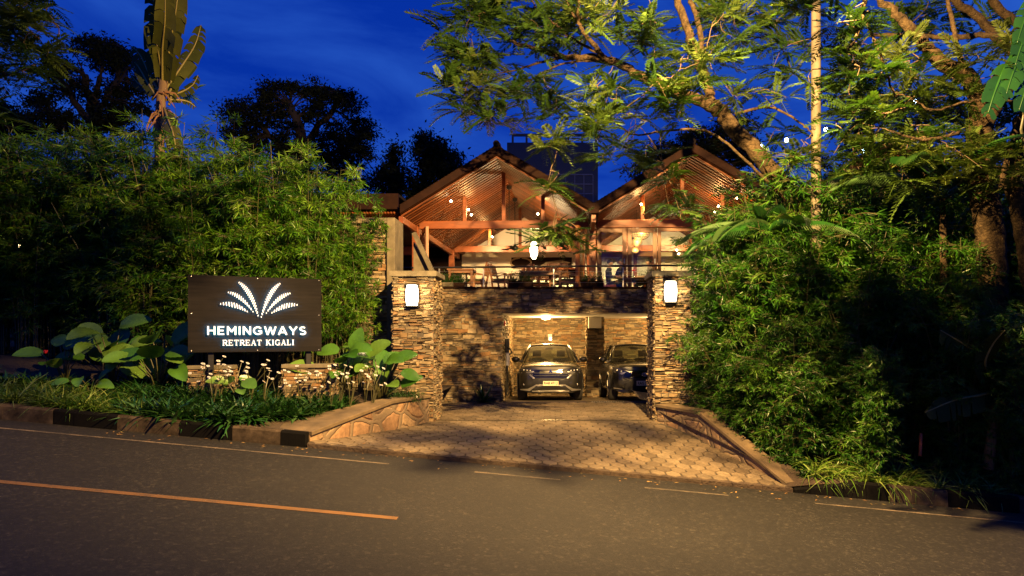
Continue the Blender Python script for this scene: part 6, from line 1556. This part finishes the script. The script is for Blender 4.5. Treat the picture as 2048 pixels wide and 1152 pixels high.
# dark banana at right
q = at(1975, 940, 11.2); t = thing('banana_plant', 'dark banana plant with broad drooping leaves at the right edge', 'banana plant', (q.x, 11.2, -.3)); o0 = Vector((q.x, 11.2, -.3))
C = lambda x, y, d=0: at(x, y, 11.2+d)-o0
mb = MB(); mb.tube([(0,0,-.1), C(1985,860), C(1990,760)], [.09,.075,.05], 10); mb.build('trunk', bpy.data.materials['banana_trunk'], t, smooth=True)
for i, (pts, w) in enumerate([([C(1990,770), C(1965,720,-.2), C(1930,690,-.3), C(1880,660,-.3)], .24), ([C(1990,760), C(1985,690,.1), C(1990,630,.1), C(1975,590,.1)], .26), ([C(1995,780), C(1960,790,-.3), C(1910,800,-.4), C(1850,825,-.5)], .22), ([C(1998,770), C(2030,720,-.1), C(2060,700,-.1)], .22), ([C(1990,780), C(2020,800,-.3), C(2060,830,-.4)], .2), ([C(1990,765), C(1970,730,-.5), C(1985,690,-.7), C(2010,660,-.9)], .22)]):
    paddle(pts, w, i+80, tone=.25).build('leaf', [M['banana'], M['midrib']], t, smooth=True)
# climber with big split leaves on the trunk at top right
q = at(2010, 260, 10.5); t = thing('split_leaf_climber', 'climber with large split green leaves on the right-hand trunk', 'climber', q)
for k, (x, y, l, tn) in enumerate([(1988,165,.45,.05),(2024,128,.4,.35),(2042,70,.38,.2),(2050,160,.4,.1),(2046,25,.36,.2)]):
    mb = paddle([at(x+28, y-40, 10.4)-q, at(x+14, y-12, 10.35)-q, at(x, y+24, 10.3)-q, at(x-12, y+62, 10.3)-q], l*.42, k+120, tone=tn); mb.build('leaf', [M['palm'], M['palm']], t, smooth=True)
mb = MB(); mb.tube(wiggle([at(2060,420,10.6)-q, at(2048,260,10.55)-q, at(2044,120,10.5)-q, at(2052,-20,10.5)-q], 5, .02), .02, 6); mb.build('stem', M['culm'], t)
SR = [strap_mesh(s+20, 44, .5, .022, .3, .85, M['strap']) for s in (1, 2)]
scatter(SR, [(x+rng.uniform(-8, 8), 940, y) for y in (10.95, 11.3) for x in range(1635, 1830, 30)], 'strappy_plant', 'strappy plant with pale arching leaves at the foot of the right hedge', 'plant', 'strappy plants at the foot of the right hedge', bed_r)
for k in range(26):
    tt = rng.random(); y = 10.95+3.0*tt; x = WR0.x+(WR1.x-WR0.x)*(y-10.75)/3.35+rng.uniform(.35, .8); o = rng.choice(BP).copy(); COL.objects.link(o); o.name = 'border_plant'; o.location = (x, y, bed_r(x, y)); o.rotation_euler.z = rng.uniform(0, 6.3); o.scale = (.95,)*3; tag(o, 'low dark border plant behind the coping of the right flanking wall', 'plant', 'border plants behind the right wall')
scatter(SR, [(x+rng.uniform(-10, 10), 950, y) for y in (10.95, 11.4, 11.9) for x in range(1840, 2130, 38)], 'strappy_plant', 'shaded strappy plant along the kerb at the far right', 'plant', 'shaded strappy plants along the right kerb', bed_r)
for o in SP+BP+SR: bpy.data.objects.remove(o)
# lit cut stumps of bamboo by the kerb
for x, y0_, y1_, lab in ((1783, 900, 858, 'short reddish bamboo stump nearest the hedge'), (1840, 912, 866, 'short reddish bamboo stump farther right in the shade')):
    a, b = at(x, y0_, 11.2), at(x+2, y1_, 11.2); t = MB(); n = 5
    P = [a.lerp(b, i/8) for i in range(9)]; t.tube(P, [.026 if i % 3 else .031 for i in range(9)], 10); o = t.build('bamboo_stump', mat('red_stump', (.25,.06,.03), rough=.6), smooth=True); tag(o, lab, 'stump', 'bamboo stumps')
# fallen leaves along the gutter
mb = MB(); n = 150; P = []
for i in range(n):
    x = rng.uniform(-7, 6.5); y = 10.55-abs(rng.gauss(0, .22)); P.append((x, y, road_z(x)+.012))
for i in range(70):
    x = rng.uniform(-3, 3); y = rng.uniform(10.9, 13.8); P.append((x, y, drive_z(x, y)+.016))
place_t(mb, *LEAF, P, [(rng.gauss(0, 1), rng.gauss(0, 1), 0) for _ in P], [rng.uniform(.03, .08) for _ in P], .025, roll=.15)
o = mb.build('fallen_leaves', leafmat('dry_leaf', [(.18,.09,.03),(.3,.18,.06),(.12,.1,.03)], .7, .1)); o['kind'] = 'stuff'; tag(o, 'scattered dry fallen leaves along the gutter and driveway', 'leaves')
